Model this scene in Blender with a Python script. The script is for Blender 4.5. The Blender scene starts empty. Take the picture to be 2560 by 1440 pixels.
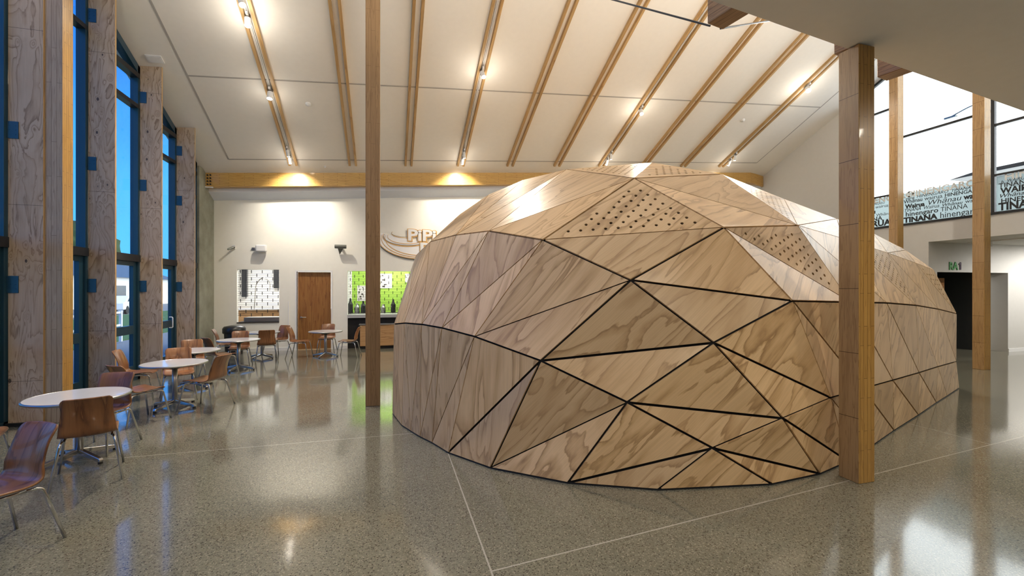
import bpy, bmesh, math, random
from mathutils import Vector, Matrix
random.seed(7)
S = bpy.context.scene
COL = S.collection
PI = math.pi

# ------------------------------------------------------------------ camera
F = 1114.0            # focal length in pixels of the 2560 wide frame
HC = 1.85             # eye height
TH = math.radians(15.5)
CT, ST = math.cos(TH), math.sin(TH)
HOR = 724.0
cam = bpy.data.cameras.new('camera')
cam.sensor_width = 36.0
cam.lens = 36.0 * F / 2560.0
cam.shift_y = (HOR - 720.0) / 2560.0
cam.clip_start = 0.05
cam.clip_end = 400
camo = bpy.data.objects.new('camera', cam)
COL.objects.link(camo)
camo.location = (0, 0, HC)
camo.rotation_euler = (PI / 2, 0, -TH)
S.camera = camo

# ------------------------------------------------------------------ exposure
S.view_settings.view_transform = 'Standard'
S.view_settings.look = 'None'
S.view_settings.gamma = 1.0
S.view_settings.use_curve_mapping = False
S.view_settings.exposure = 0.35
S.cycles.use_denoising = True
S.cycles.max_bounces = 8
S.cycles.diffuse_bounces = 5
S.cycles.glossy_bounces = 4
S.cycles.transparent_max_bounces = 16
S.cycles.sample_clamp_indirect = 6.0
S.cycles.caustics_reflective = False
S.cycles.caustics_refractive = False

# ------------------------------------------------------------------ world: dusk sky, deep blue to the -x side, bright overcast to the +x side
W = bpy.data.worlds.new('dusk_sky')
S.world = W
W.use_nodes = True
nt = W.node_tree
nt.nodes.clear()
tc = nt.nodes.new('ShaderNodeTexCoord')
sep = nt.nodes.new('ShaderNodeSeparateXYZ')
nt.links.new(tc.outputs['Generated'], sep.inputs[0])
rampx = nt.nodes.new('ShaderNodeValToRGB')
mr = nt.nodes.new('ShaderNodeMapRange')
mr.inputs['From Min'].default_value = -1
mr.inputs['From Max'].default_value = 1
nt.links.new(sep.outputs['X'], mr.inputs['Value'])
nt.links.new(mr.outputs[0], rampx.inputs[0])
e = rampx.color_ramp.elements
e[0].position = 0.25; e[0].color = (0.006, 0.12, 0.55, 1)
e[1].position = 0.72; e[1].color = (0.95, 0.98, 1.0, 1)
m_ = rampx.color_ramp.elements.new(0.5); m_.color = (0.05, 0.22, 0.62, 1)
mrz = nt.nodes.new('ShaderNodeMapRange')      # paler towards the horizon
mrz.inputs['From Min'].default_value = 0.0
mrz.inputs['From Max'].default_value = 0.45
nt.links.new(sep.outputs['Z'], mrz.inputs['Value'])
mixh = nt.nodes.new('ShaderNodeMixRGB')
mixh.inputs[1].default_value = (0.06, 0.30, 0.68, 1)
nt.links.new(mrz.outputs[0], mixh.inputs[0])
nt.links.new(rampx.outputs[0], mixh.inputs[2])
mixr = nt.nodes.new('ShaderNodeMixRGB')
mrx2 = nt.nodes.new('ShaderNodeMapRange')
mrx2.inputs['From Min'].default_value = 0.1
mrx2.inputs['From Max'].default_value = 0.5
nt.links.new(sep.outputs['X'], mrx2.inputs['Value'])
nt.links.new(mrx2.outputs[0], mixr.inputs[0])
nt.links.new(mixh.outputs[0], mixr.inputs[1])
nt.links.new(rampx.outputs[0], mixr.inputs[2])
cln = nt.nodes.new('ShaderNodeTexNoise'); cln.inputs['Scale'].default_value = 3.0; cln.inputs['Detail'].default_value = 4
nt.links.new(tc.outputs['Generated'], cln.inputs['Vector'])
clm = nt.nodes.new('ShaderNodeMapRange'); clm.inputs['To Min'].default_value = 0.65; clm.inputs['To Max'].default_value = 1.35
clm.inputs['From Min'].default_value = 0.3; clm.inputs['From Max'].default_value = 0.7
nt.links.new(cln.outputs[0], clm.inputs['Value'])
stx = nt.nodes.new('ShaderNodeMapRange')
stx.inputs['From Min'].default_value = -0.2; stx.inputs['From Max'].default_value = 0.5
stx.inputs['To Min'].default_value = 1.9; stx.inputs['To Max'].default_value = 3.6
nt.links.new(sep.outputs['X'], stx.inputs['Value'])
mul = nt.nodes.new('ShaderNodeMath'); mul.operation = 'MULTIPLY'
nt.links.new(clm.outputs[0], mul.inputs[0]); nt.links.new(stx.outputs[0], mul.inputs[1])
bg = nt.nodes.new('ShaderNodeBackground')
nt.links.new(mixr.outputs[0], bg.inputs['Color'])
nt.links.new(mul.outputs[0], bg.inputs['Strength'])
wo = nt.nodes.new('ShaderNodeOutputWorld')
nt.links.new(bg.outputs[0], wo.inputs['Surface'])

LIGHT = 1.0       # master scale of the lamps
WARM = (1.0, 0.90, 0.76)

# ------------------------------------------------------------------ measuring helpers: a ray through the photo, met with a real plane
def ray(x, y):
    r = (x - 1280) / F; u = (HOR - y) / F
    return Vector((r * CT + ST, -r * ST + CT, u))
O3 = Vector((0, 0, HC))
def onz(x, y, Z=0.0):
    d = ray(x, y); return O3 + d * ((Z - HC) / d.z)
def ony(x, y, Y):
    d = ray(x, y); return O3 + d * (Y / d.y)
def onx(x, y, X):
    d = ray(x, y); return O3 + d * (X / d.x)
def roofz(X, Y):
    return 5.105 + 0.42 * (14.25 - Y) + 0.0705 * (X + 4.9)

# ------------------------------------------------------------------ object helpers
def link(name, me, mat=None, parent=None, smooth=False):
    o = bpy.data.objects.new(name, me)
    COL.objects.link(o)
    if mat is not None:
        for m in (mat if isinstance(mat, (list, tuple)) else [mat]):
            me.materials.append(m)
    if parent is not None: o.parent = parent
    if smooth:
        for p in me.polygons: p.use_smooth = True
    return o
def mesh(name, bm, mat, parent=None, smooth=False, recalc=True):
    if recalc: bmesh.ops.recalc_face_normals(bm, faces=bm.faces)
    me = bpy.data.meshes.new(name)
    bm.to_mesh(me); bm.free()
    return link(name, me, mat, parent, smooth)
def empty(name, loc=(0, 0, 0), rz=0.0):
    o = bpy.data.objects.new(name, None); COL.objects.link(o)
    o.location = loc; o.rotation_euler = (0, 0, rz); o.empty_display_size = 0.1
    return o
def tag(o, label, cat, group=None):
    o['label'] = label; o['category'] = cat
    if group: o['group'] = group
    return o
def struct(o):
    o['kind'] = 'structure'; return o
def box(bm, x0, x1, y0, y1, z0, z1, M=None):
    vs = [bm.verts.new((x, y, z)) for x in (x0, x1) for y in (y0, y1) for z in (z0, z1)]
    if M is not None:
        for v in vs: v.co = M @ v.co
    for f in ((0, 1, 3, 2), (4, 6, 7, 5), (0, 4, 5, 1), (2, 3, 7, 6), (0, 2, 6, 4), (1, 5, 7, 3)):
        bm.faces.new([vs[i] for i in f])
    return vs
def prism(bm, pts, d):
    """closed polygon pts (3D) swept by vector d"""
    a = [bm.verts.new(p) for p in pts]; b = [bm.verts.new(Vector(p) + Vector(d)) for p in pts]
    bm.faces.new(a[::-1]); bm.faces.new(b)
    n = len(pts)
    for i in range(n): bm.faces.new((a[i], a[(i + 1) % n], b[(i + 1) % n], b[i]))
def tube(bm, pts, r, n=10, caps=True):
    pts = [Vector(p) for p in pts]; rings = []
    up = None
    for i, p in enumerate(pts):
        if i == 0: t = pts[1] - p
        elif i == len(pts) - 1: t = p - pts[i - 1]
        else: t = (pts[i + 1] - p).normalized() + (p - pts[i - 1]).normalized()
        t.normalize()
        if up is None:
            up = Vector((0, 0, 1)) if abs(t.z) < .9 else Vector((1, 0, 0))
        a = t.cross(up).normalized(); b = a.cross(t).normalized(); up = b
        rr = r[i] if isinstance(r, (list, tuple)) else r
        rings.append([bm.verts.new(p + a * math.cos(2 * PI * k / n) * rr + b * math.sin(2 * PI * k / n) * rr) for k in range(n)])
    for i in range(len(rings) - 1):
        for k in range(n):
            bm.faces.new((rings[i][k], rings[i][(k + 1) % n], rings[i + 1][(k + 1) % n], rings[i + 1][k]))
    if caps:
        bm.faces.new(rings[0][::-1]); bm.faces.new(rings[-1])
def lathe(bm, prof, n=32, c=(0, 0, 0)):
    rings = []
    for r, z in prof:
        if r < 1e-6: rings.append([bm.verts.new((c[0], c[1], c[2] + z))])
        else: rings.append([bm.verts.new((c[0] + r * math.cos(2 * PI * k / n), c[1] + r * math.sin(2 * PI * k / n), c[2] + z)) for k in range(n)])
    for a, b in zip(rings, rings[1:]):
        for k in range(n):
            k2 = (k + 1) % n
            if len(a) == 1 and len(b) > 1: bm.faces.new((a[0], b[k], b[k2]))
            elif len(b) == 1 and len(a) > 1: bm.faces.new((a[k], a[k2], b[0]))
            elif len(a) > 1: bm.faces.new((a[k], a[k2], b[k2], b[k]))
def fillet(pts, rad, seg=5):
    pts = [Vector(p) for p in pts]; out = [pts[0]]
    for i in range(1, len(pts) - 1):
        p = pts[i]; a = (pts[i - 1] - p); b = (pts[i + 1] - p)
        d = min(rad, a.length * .45, b.length * .45)
        A = p + a.normalized() * d; B = p + b.normalized() * d
        for k in range(seg + 1):
            t = k / seg
            out.append(A * (1 - t) ** 2 + p * 2 * t * (1 - t) + B * t * t)
    out.append(pts[-1]); return out
def bevel(o, w=0.004, seg=2):
    m = o.modifiers.new('bevel', 'BEVEL'); m.width = w; m.segments = seg; m.limit_method = 'ANGLE'
    return o

# ------------------------------------------------------------------ materials
class NB:
    def __init__(s, name):
        s.m = bpy.data.materials.new(name); s.m.use_nodes = True
        s.t = s.m.node_tree; s.t.nodes.clear()
        s.out = s.t.nodes.new('ShaderNodeOutputMaterial')
    def n(s, typ, **kw):
        nd = s.t.nodes.new(typ)
        for k, v in kw.items(): setattr(nd, k, v)
        return nd
    def l(s, a, b): s.t.links.new(a, b)
    def math(s, op, a, b=None, c=None):
        nd = s.n('ShaderNodeMath', operation=op)
        for i, v in enumerate((a, b, c)):
            if v is None: continue
            if isinstance(v, (int, float)): nd.inputs[i].default_value = v
            else: s.l(v, nd.inputs[i])
        return nd.outputs[0]
    def scalev(s, vec, k, off=None):
        nd = s.n('ShaderNodeVectorMath', operation='MULTIPLY'); s.l(vec, nd.inputs[0]); nd.inputs[1].default_value = k
        o = nd.outputs[0]
        if off is not None:
            n2 = s.n('ShaderNodeVectorMath', operation='ADD'); s.l(o, n2.inputs[0]); s.l(off, n2.inputs[1]); o = n2.outputs[0]
        return o
    def noise(s, vec, scale=1.0, detail=2.0, rough=.5, dist=0.0):
        nd = s.n('ShaderNodeTexNoise'); s.l(vec, nd.inputs['Vector'])
        nd.inputs['Scale'].default_value = scale; nd.inputs['Detail'].default_value = detail
        nd.inputs['Roughness'].default_value = rough; nd.inputs['Distortion'].default_value = dist
        return nd.outputs[0]
    def ramp(s, fac, els, interp='LINEAR'):
        nd = s.n('ShaderNodeValToRGB'); s.l(fac, nd.inputs[0]); r = nd.color_ramp; r.interpolation = interp
        r.elements[0].position = els[0][0]; r.elements[0].color = (*els[0][1], 1)
        r.elements[1].position = els[-1][0]; r.elements[1].color = (*els[-1][1], 1)
        for p, c in els[1:-1]:
            q = r.elements.new(p); q.color = (*c, 1)
        return nd.outputs[0]
    def mix(s, fac, a, b, mode='MIX'):
        nd = s.n('ShaderNodeMixRGB', blend_type=mode)
        for i, v in enumerate((fac, a, b)):
            if isinstance(v, (int, float)): nd.inputs[i].default_value = v
            elif isinstance(v, tuple): nd.inputs[i].default_value = (*v, 1)
            else: s.l(v, nd.inputs[i])
        return nd.outputs[0]
    def bsdf(s, col, rough=.5, metal=0.0, spec=.5, coat=0.0, bump=None, bstr=.1, coat_rough=.05):
        b = s.n('ShaderNodeBsdfPrincipled')
        if isinstance(col, tuple): b.inputs['Base Color'].default_value = (*col, 1)
        else: s.l(col, b.inputs['Base Color'])
        if isinstance(rough, (int, float)): b.inputs['Roughness'].default_value = rough
        else: s.l(rough, b.inputs['Roughness'])
        b.inputs['Metallic'].default_value = metal
        b.inputs['Specular IOR Level'].default_value = spec
        b.inputs['Coat Weight'].default_value = coat
        b.inputs['Coat Roughness'].default_value = coat_rough
        if bump is not None:
            bp = s.n('ShaderNodeBump'); bp.inputs['Strength'].default_value = bstr; bp.inputs['Distance'].default_value = .01
            s.l(bump, bp.inputs['Height']); s.l(bp.outputs[0], b.inputs['Normal'])
        s.l(b.outputs[0], s.out.inputs[0])
        return s.m
    def coords(s, rnd=True):
        tcn = s.n('ShaderNodeTexCoord'); v = tcn.outputs['Object']
        if not rnd: return v, None
        oi = s.n('ShaderNodeObjectInfo')
        cb = s.n('ShaderNodeCombineXYZ')
        for i, k in enumerate((37.0, 91.0, 53.0)): s.l(s.math('MULTIPLY', oi.outputs['Random'], k), cb.inputs[i])
        return v, (cb.outputs[0], oi.outputs['Random'])

def flat(name, col, rough=.5, metal=0.0, spec=.5, coat=0.0):
    nb = NB(name)
    v, _ = nb.coords(False)
    n = nb.noise(v, 9.0, 3)
    c = nb.mix(nb.math('MULTIPLY', n, .18), col, tuple(x * .72 for x in col))
    r = nb.math('ADD', nb.math('MULTIPLY', n, .12), max(0.02, rough - .06))
    return nb.bsdf(c, r, metal, spec, coat)

def plywood(name, light, mid, dark, st=(1.1, 3.2, 3.2), K=9.0, knots=False, rough=.45, coat=0.0, fib=(2, 90, 90), tone=.18, seam=None, cr=.05):
    """rotary cut veneer: contour bands of a stretched noise, long axis = local x"""
    nb = NB(name)
    v, (off, rnd) = nb.coords()
    q = nb.scalev(v, st, off)
    n1 = nb.noise(q, 1.0, 7.0, .44, .6)
    kn = None
    if knots:
        vo = nb.n('ShaderNodeTexVoronoi'); vo.inputs['Scale'].default_value = 1.0
        nb.l(nb.scalev(v, (3.6, 6.0, 6.0), off), vo.inputs['Vector'])
        d = vo.outputs['Distance']
        g = nb.math('POWER', 2.718, nb.math('MULTIPLY', nb.math('MULTIPLY', d, d), -26.0))
        n1 = nb.math('ADD', n1, nb.math('MULTIPLY', g, .20))
        sp = nb.n('ShaderNodeSeparateColor'); nb.l(vo.outputs['Color'], sp.inputs[0])
        sz = nb.math('MULTIPLY', nb.math('MAXIMUM', nb.math('SUBTRACT', sp.outputs[0], .3), 0.0), .17)
        kn = nb.math('LESS_THAN', d, sz)
        halo = nb.math('MULTIPLY', nb.math('POWER', 2.718, nb.math('MULTIPLY', d, -12.0)), .55)
    b = nb.math('FRACT', nb.math('MULTIPLY', n1, K))
    col = nb.ramp(b, [(0.0, light), (.40, light), (.78, mid), (.93, dark), (.97, mid), (1.0, light)])
    big = nb.noise(nb.scalev(q, (.8, .5, .5)), 1.3, 3.0, .6, 1.2)
    col = nb.mix(nb.ramp(big, [(.42, (0, 0, 0)), (.62, (1, 1, 1))]), col, nb.mix(.5, col, mid))
    fb = nb.noise(nb.scalev(v, fib, off), 1.0, 3.0, .6)
    col = nb.mix(.5, col, nb.ramp(fb, [(.3, (.74, .72, .70)), (.7, (1.0, 1.0, 1.0))]), 'MULTIPLY')
    if knots:
        col = nb.mix(halo, col, dark)
        col = nb.mix(nb.math('MULTIPLY', kn, .85), col, (.035, .025, .02))
    tn = nb.math('ADD', nb.math('MULTIPLY', rnd, tone), 1 - tone * .6)
    hs = nb.n('ShaderNodeHueSaturation'); nb.l(col, hs.inputs['Color']); nb.l(tn, hs.inputs['Value'])
    col = hs.outputs[0]
    if seam:
        # sheet joints across the long axis
        sp2 = nb.n('ShaderNodeSeparateXYZ'); nb.l(v, sp2.inputs[0])
        fr = nb.math('FRACT', nb.math('ADD', nb.math('DIVIDE', sp2.outputs[0], seam), nb.math('MULTIPLY', rnd, 1.0)))
        col = nb.mix(nb.math('MULTIPLY', nb.math('LESS_THAN', fr, .004 / seam * 1.2), .85), col, (.03, .02, .015))
    return nb.bsdf(col, rough, 0, .4, coat, fb, .03, cr)

def glulam(name, light, dark, joint, along='z', lam=.045, ln=.55, line=.0018, rough=.35, coat=.15):
    """laminated timber: staves with finger joints. along = long axis in local space"""
    nb = NB(name)
    v, (off, rnd) = nb.coords()
    sp = nb.n('ShaderNodeSeparateXYZ'); nb.l(v, sp.inputs[0])
    ax = {'x': 0, 'y': 1, 'z': 2}
    a = sp.outputs[ax[along]]
    others = [k for k in 'xyz' if k != along]
    gm = nb.n('ShaderNodeNewGeometry')
    vt = nb.n('ShaderNodeVectorTransform', vector_type='NORMAL', convert_from='WORLD', convert_to='OBJECT')
    nb.l(gm.outputs['Normal'], vt.inputs[0])
    sn = nb.n('ShaderNodeSeparateXYZ'); nb.l(vt.outputs[0], sn.inputs[0])
    f0 = nb.math('GREATER_THAN', nb.math('ABSOLUTE', sn.outputs[ax[others[0]]]), .6)
    # cross coordinate: the axis that lies in the face
    mixc = nb.n('ShaderNodeMix'); mixc.data_type = 'FLOAT'
    nb.l(f0, mixc.inputs[0]); nb.l(sp.outputs[ax[others[0]]], mixc.inputs[2]); nb.l(sp.outputs[ax[others[1]]], mixc.inputs[3])
    cr = mixc.outputs[0]
    cb = nb.n('ShaderNodeCombineXYZ'); nb.l(a, cb.inputs[0]); nb.l(nb.math('ADD', cr, nb.math('MULTIPLY', rnd, 3.0)), cb.inputs[1])
    br = nb.n('ShaderNodeTexBrick'); nb.l(cb.outputs[0], br.inputs['Vector'])
    br.inputs['Scale'].default_value = 1.0; br.inputs['Brick Width'].default_value = ln; br.inputs['Row Height'].default_value = lam
    br.inputs['Mortar Size'].default_value = line; br.inputs['Mortar Smooth'].default_value = 0; br.inputs['Bias'].default_value = 0
    br.offset = .37; br.offset_frequency = 2; br.squash = 1
    br.inputs['Color1'].default_value = (0.0, 0.0, 0.0, 1); br.inputs['Color2'].default_value = (1, 1, 1, 1)
    br.inputs['Mortar'].default_value = (.5, .5, .5, 1)
    sc = {'x': (1.2, 22, 22), 'y': (22, 1.2, 22), 'z': (22, 22, 1.2)}[along]
    g = nb.noise(nb.scalev(v, sc, off), 1.0, 3, .55, .8)
    fr = nb.math('FRACT', nb.math('MULTIPLY', g, 5.0))
    col = nb.ramp(fr, [(0, light), (.5, light), (.9, dark), (1, light)])
    mid = tuple((p + q) / 2 * .9 for p, q in zip(light, dark))
    col = nb.mix(nb.math('MULTIPLY', br.outputs['Color'], .45), col, mid)
    col = nb.mix(nb.math('MULTIPLY', br.outputs['Fac'], .9), col, joint)
    tn = nb.math('ADD', nb.math('MULTIPLY', rnd, .12), .92)
    hs = nb.n('ShaderNodeHueSaturation'); nb.l(col, hs.inputs['Color']); nb.l(tn, hs.inputs['Value'])
    return nb.bsdf(hs.outputs[0], rough, 0, .4, coat)

M = {}
M['dome'] = plywood('dome_plywood', (.74, .515, .285), (.58, .375, .185), (.37, .22, .10), st=(.42, 1.9, 1.9), K=11.0, rough=.42, coat=.40, tone=.32, cr=.28)
M['fin'] = plywood('knotty_plywood', (.56, .43, .31), (.46, .335, .225), (.25, .165, .10), st=(.75, 3.4, 3.4), K=13.0, knots=True, rough=.5, seam=2.4, fib=(2, 60, 60))
M['veneer'] = plywood('chair_veneer', (.30, .135, .055), (.22, .09, .035), (.105, .04, .018), st=(1.1, 7, 1.1), K=5.0, rough=.30, coat=.25, fib=(3, 170, 3), tone=.35)
M['door'] = plywood('door_veneer', (.33, .155, .048), (.27, .115, .035), (.18, .07, .024), st=(1.0, 14, 14), K=4.0, rough=.35, fib=(4, 200, 200), tone=0.02)
M['cabinet'] = plywood('cabinet_veneer', (.50, .30, .14), (.44, .25, .11), (.32, .17, .07), st=(1.0, 10, 10), K=4.0, rough=.4, tone=.02)
M['batten'] = plywood('batten_timber', (.56, .37, .17), (.47, .29, .12), (.33, .19, .08), st=(.6, 14, 14), K=4.0, rough=.45, tone=.25)
M['gl_pale'] = glulam('laminated_timber_pale', (.46, .36, .25), (.34, .25, .165), (.14, .09, .05), 'z', .06, 1.3, .002)
M['gl_backlit'] = glulam('laminated_timber_backlit', (.36, .215, .10), (.24, .135, .058), (.12, .06, .025), 'z', .07, .9, .0016)  # darker timber copy, backlit shade of the slim column put into the colour
M['gl_face'] = glulam('laminated_timber_face', (.40, .25, .115), (.26, .15, .065), (.07, .035, .015), 'z', .24, .62, .003)
M['gl_edge'] = glulam('laminated_timber_edge', (.50, .28, .075), (.35, .18, .045), (.12, .06, .02), 'z', .046, .5, .0018)
M['gl_blk'] = glulam('laminated_timber_block', (.34, .20, .105), (.20, .11, .055), (.05, .03, .015), 'y', .05, .9, .0018)
M['gl_beam'] = glulam('laminated_timber_beam', (.72, .45, .13), (.55, .31, .08), (.22, .11, .03), 'x', .042, .62, .003, .3, .3)
M['chrome'] = flat('chromed_steel', (.62, .62, .62), .14, 1.0)
M['steel'] = flat('brushed_steel', (.45, .45, .46), .32, 1.0)
M['frame'] = flat('dusk_lit_aluminium', (.018, .060, .095), .35, .2, .5, .2)  # dark aluminium with the blue dusk reflection put into its colour
M['frame_dk'] = flat('dark_bronze_aluminium', (.018, .020, .024), .4, .2)
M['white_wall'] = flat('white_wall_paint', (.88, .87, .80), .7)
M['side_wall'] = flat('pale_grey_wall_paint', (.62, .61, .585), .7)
M['ceil'] = flat('ceiling_acoustic_board', (.86, .83, .78), .85)
M['soffit'] = flat('soffit_paint', (.78, .83, .93), .6)
M['groove'] = flat('groove_shadow_trim', (.42, .40, .38), .8)
M['white'] = flat('white_enamel', (.82, .82, .82), .35)
M['laminate'] = flat('white_laminate', (.74, .74, .75), .16, 0, .5, .3)
M['black'] = flat('black_plastic', (.015, .016, .02), .3, 0, .5, .3)
M['dark'] = flat('dark_cavity', (.010, .009, .009), .9)
M['concrete'] = None
M['grey'] = flat('grey_metal', (.16, .165, .15), .4, .6)
M['green_wall'] = flat('lime_green_paint', (.36, .62, .08), .6)
M['kitchen'] = flat('kitchen_white', (.85, .84, .80), .6)
M['paper'] = flat('poster_paper', (.75, .72, .72), .6)
M['green_sign'] = flat('green_sign_paint', (.03, .30, .05), .4)
M['ink'] = flat('black_vinyl', (.012, .014, .018), .5)
M['pale_ink'] = flat('pale_grey_vinyl', (.78, .82, .85), .5)
M['tan_line'] = flat('orange_tan_paint', (.72, .42, .14), .5)
M['grass'] = flat('grass_green', (.05, .13, .03), .9)
M['asphalt'] = flat('grey_paving', (.20, .21, .22), .8)
M['leaf'] = flat('dark_foliage', (.02, .05, .015), .9)
M['rubber'] = flat('rubber', (.02, .02, .02), .7)
M['bench'] = flat('dark_stone', (.07, .06, .055), .35)

nb = NB('concrete_panel'); v, _ = nb.coords(False)
n = nb.noise(v, 2.5, 6, .6); M['concrete'] = nb.bsdf(nb.ramp(n, [(.3, (.20, .20, .15)), (.7, (.33, .33, .26))]), .7)

# glass
nb = NB('window_glass')
lw = nb.n('ShaderNodeLayerWeight'); lw.inputs[0].default_value = .5
fr = nb.math('ADD', nb.math('MULTIPLY', nb.math('POWER', lw.outputs['Facing'], 5.0), .9), .03)
tr = nb.n('ShaderNodeBsdfTransparent'); tr.inputs[0].default_value = (.93, .96, .96, 1)
gl = nb.n('ShaderNodeBsdfGlossy'); gl.inputs['Roughness'].default_value = .02
mx = nb.n('ShaderNodeMixShader'); nb.l(fr, mx.inputs[0]); nb.l(tr.outputs[0], mx.inputs[1]); nb.l(gl.outputs[0], mx.inputs[2])
nb.l(mx.outputs[0], nb.out.inputs[0]); M['glass'] = nb.m
# frosted film on the lower part of the gallery glass
nb = NB('frosted_film')
tr = nb.n('ShaderNodeBsdfTransparent'); tr.inputs[0].default_value = (.38, .42, .42, 1)
df = nb.n('ShaderNodeBsdfTranslucent'); df.inputs[0].default_value = (.62, .64, .63, 1)
mx = nb.n('ShaderNodeMixShader'); mx.inputs[0].default_value = .35
nb.l(tr.outputs[0], mx.inputs[1]); nb.l(df.outputs[0], mx.inputs[2]); nb.l(mx.outputs[0], nb.out.inputs[0]); M['film'] = nb.m
# lamp lens
nb = NB('lamp_lens'); em = nb.n('ShaderNodeEmission'); em.inputs[0].default_value = (1, .93, .8, 1); em.inputs[1].default_value = 22
nb.l(em.outputs[0], nb.out.inputs[0]); M['lens'] = nb.m

# polished concrete floor
nb = NB('polished_aggregate_floor'); v, _ = nb.coords(False)
big = nb.noise(v, .55, 4, .6, .3)
base = nb.ramp(big, [(.3, (.165, .160, .120)), (.7, (.235, .228, .172))])
vo = nb.n('ShaderNodeTexVoronoi'); vo.inputs['Scale'].default_value = 95; nb.l(v, vo.inputs['Vector'])
sc_ = nb.n('ShaderNodeSeparateColor'); nb.l(vo.outputs['Color'], sc_.inputs[0])
chipd = nb.math('MULTIPLY', nb.math('LESS_THAN', sc_.outputs[0], .26), nb.math('LESS_THAN', vo.outputs['Distance'], .48))
chipl = nb.math('MULTIPLY', nb.math('GREATER_THAN', sc_.outputs[1], .72), nb.math('LESS_THAN', vo.outputs['Distance'], .5))
col = nb.mix(nb.math('MULTIPLY', chipd, .85), base, (.035, .03, .027))
col = nb.mix(nb.math('MULTIPLY', chipl, .55), col, (.42, .38, .30))
fine = nb.noise(v, 55, 3, .7)
col = nb.mix(.6, col, nb.ramp(fine, [(.35, (.55, .55, .53)), (.62, (1.05, 1.05, 1.05))]), 'MULTIPLY')
sp = nb.n('ShaderNodeSeparateXYZ'); nb.l(v, sp.inputs[0]); X_, Y_ = sp.outputs[0], sp.outputs[1]
def band(expr, w): return nb.math('LESS_THAN', nb.math('ABSOLUTE', expr), w)
j1 = nb.math('MULTIPLY', band(nb.math('SUBTRACT', X_, .65), .006), nb.math('LESS_THAN', Y_, 10.0))
j2 = nb.math('MULTIPLY', band(nb.math('SUBTRACT', Y_, 5.87), .006), nb.math('LESS_THAN', X_, .65))
j3 = nb.math('MULTIPLY', band(nb.math('SUBTRACT', nb.math('SUBTRACT', Y_, nb.math('MULTIPLY', X_, .118)), 2.78), .006), nb.math('GREATER_THAN', X_, .65))
j4 = band(nb.math('SUBTRACT', Y_, 10.2), .006)
j5 = nb.math('MULTIPLY', band(nb.math('SUBTRACT', X_, 6.93), .006), nb.math('GREATER_THAN', Y_, 3.6))
jj = nb.math('MAXIMUM', nb.math('MAXIMUM', j1, j2), nb.math('MAXIMUM', nb.math('MAXIMUM', j3, j4), j5))
col = nb.mix(nb.math('MULTIPLY', jj, .7), col, (.50, .48, .43))
rg = nb.math('ADD', nb.math('MULTIPLY', big, .08), .07)
M['floor'] = nb.bsdf(col, rg, 0, .55, .35, None, coat_rough=.06)

# ------------------------------------------------------------------ shell of the hall
XL, XR, YB = -4.95, 14.4, 14.86
bm = bmesh.new(); box(bm, -5.2, 22, -6, 20, -.2, 0); struct(mesh('floor', bm, M['floor']))

def roof_piece(bm, x0, x1, y0, y1, lift0=0.0, lift1=.2):
    vs = []
    for (x, y) in ((x0, y0), (x1, y0), (x1, y1), (x0, y1)):
        vs.append((bm.verts.new((x, y, roofz(x, y) + lift0)), bm.verts.new((x, y, roofz(x, y) + lift1))))
    lo = [a for a, b in vs]; hi = [b for a, b in vs]
    bm.faces.new(lo); bm.faces.new(hi)
    for i in range(4): bm.faces.new((lo[i], lo[(i + 1) % 4], hi[(i + 1) % 4], hi[i]))
bm = bmesh.new(); roof_piece(bm, -5.3, 14.6, 3.4, 15.0); struct(mesh('ceiling', bm, M['ceil']))
# grooves of the ceiling boards, thin trim strips set on the board
bm = bmesh.new()
GX0, GX1, GY = -4.18, 13.36, 13.70
roof_piece(bm, GX0 - .02, GX0 + .02, 4.0, GY, -.006, .01)
roof_piece(bm, GX1 - .015, GX1 + .015, 4.0, GY, -.006, .01)
roof_piece(bm, GX0, GX1, GY - .015, GY + .015, -.006, .01)
roof_piece(bm, GX0, GX1, 11.13 - .015, 11.13 + .015, -.006, .01)
struct(mesh('trim_1', bm, M['groove']))

# back wall with the two servery openings and the door opening
def bw(x, y): p = ony(x, y, YB); return p.x, p.z
w1x0, w1z1 = bw(592, 673); w1x1, w1z0 = bw(698, 804)
dx0, dz1 = bw(742, 679); dx1, _ = bw(828, 680)
w2x0, w2z1 = bw(869, 677); w2x1 = w2x0 + 4.2
def wz(x, zt): return zt
bm = bmesh.new()
ztop = lambda x: roofz(x, YB) - .38
xs = [-5.3, w1x0, w1x1, dx0, dx1, w2x0, w2x1, 14.6]
TH_W = .16
for i in range(7):
    x0, x1 = xs[i], xs[i + 1]
    if i == 1: segs = [(0, w1z0), (w1z1, None)]
    elif i == 3: segs = [(dz1, None)]
    elif i == 5: segs = [(w2z1, None)]
    else: segs = [(0, None)]
    for z0, z1 in segs:
        a, b = (ztop(x0), ztop(x1)) if z1 is None else (z1, z1)
        prism(bm, [(x0, YB, z0), (x1, YB, z0), (x1, YB, b), (x0, YB, a)], (0, TH_W, 0))
struct(mesh('wall_back', bm, M['white_wall']))
# raked soffit between the beam and the back wall
bm = bmesh.new()
p = [(-5.0, 14.47), (14.5, 14.47), (14.5, YB + .05), (-5.0, YB + .05)]
zz = lambda x, y: roofz(x, y) - .40
lo = [bm.verts.new((x, y, zz(x, y))) for x, y in p]; hi = [bm.verts.new((x, y, zz(x, y) + .25)) for x, y in p]
bm.faces.new(lo); bm.faces.new(hi)
for i in range(4): bm.faces.new((lo[i], lo[(i + 1) % 4], hi[(i + 1) % 4], hi[i]))
struct(mesh('trim_2', bm, M['soffit']))

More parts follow.
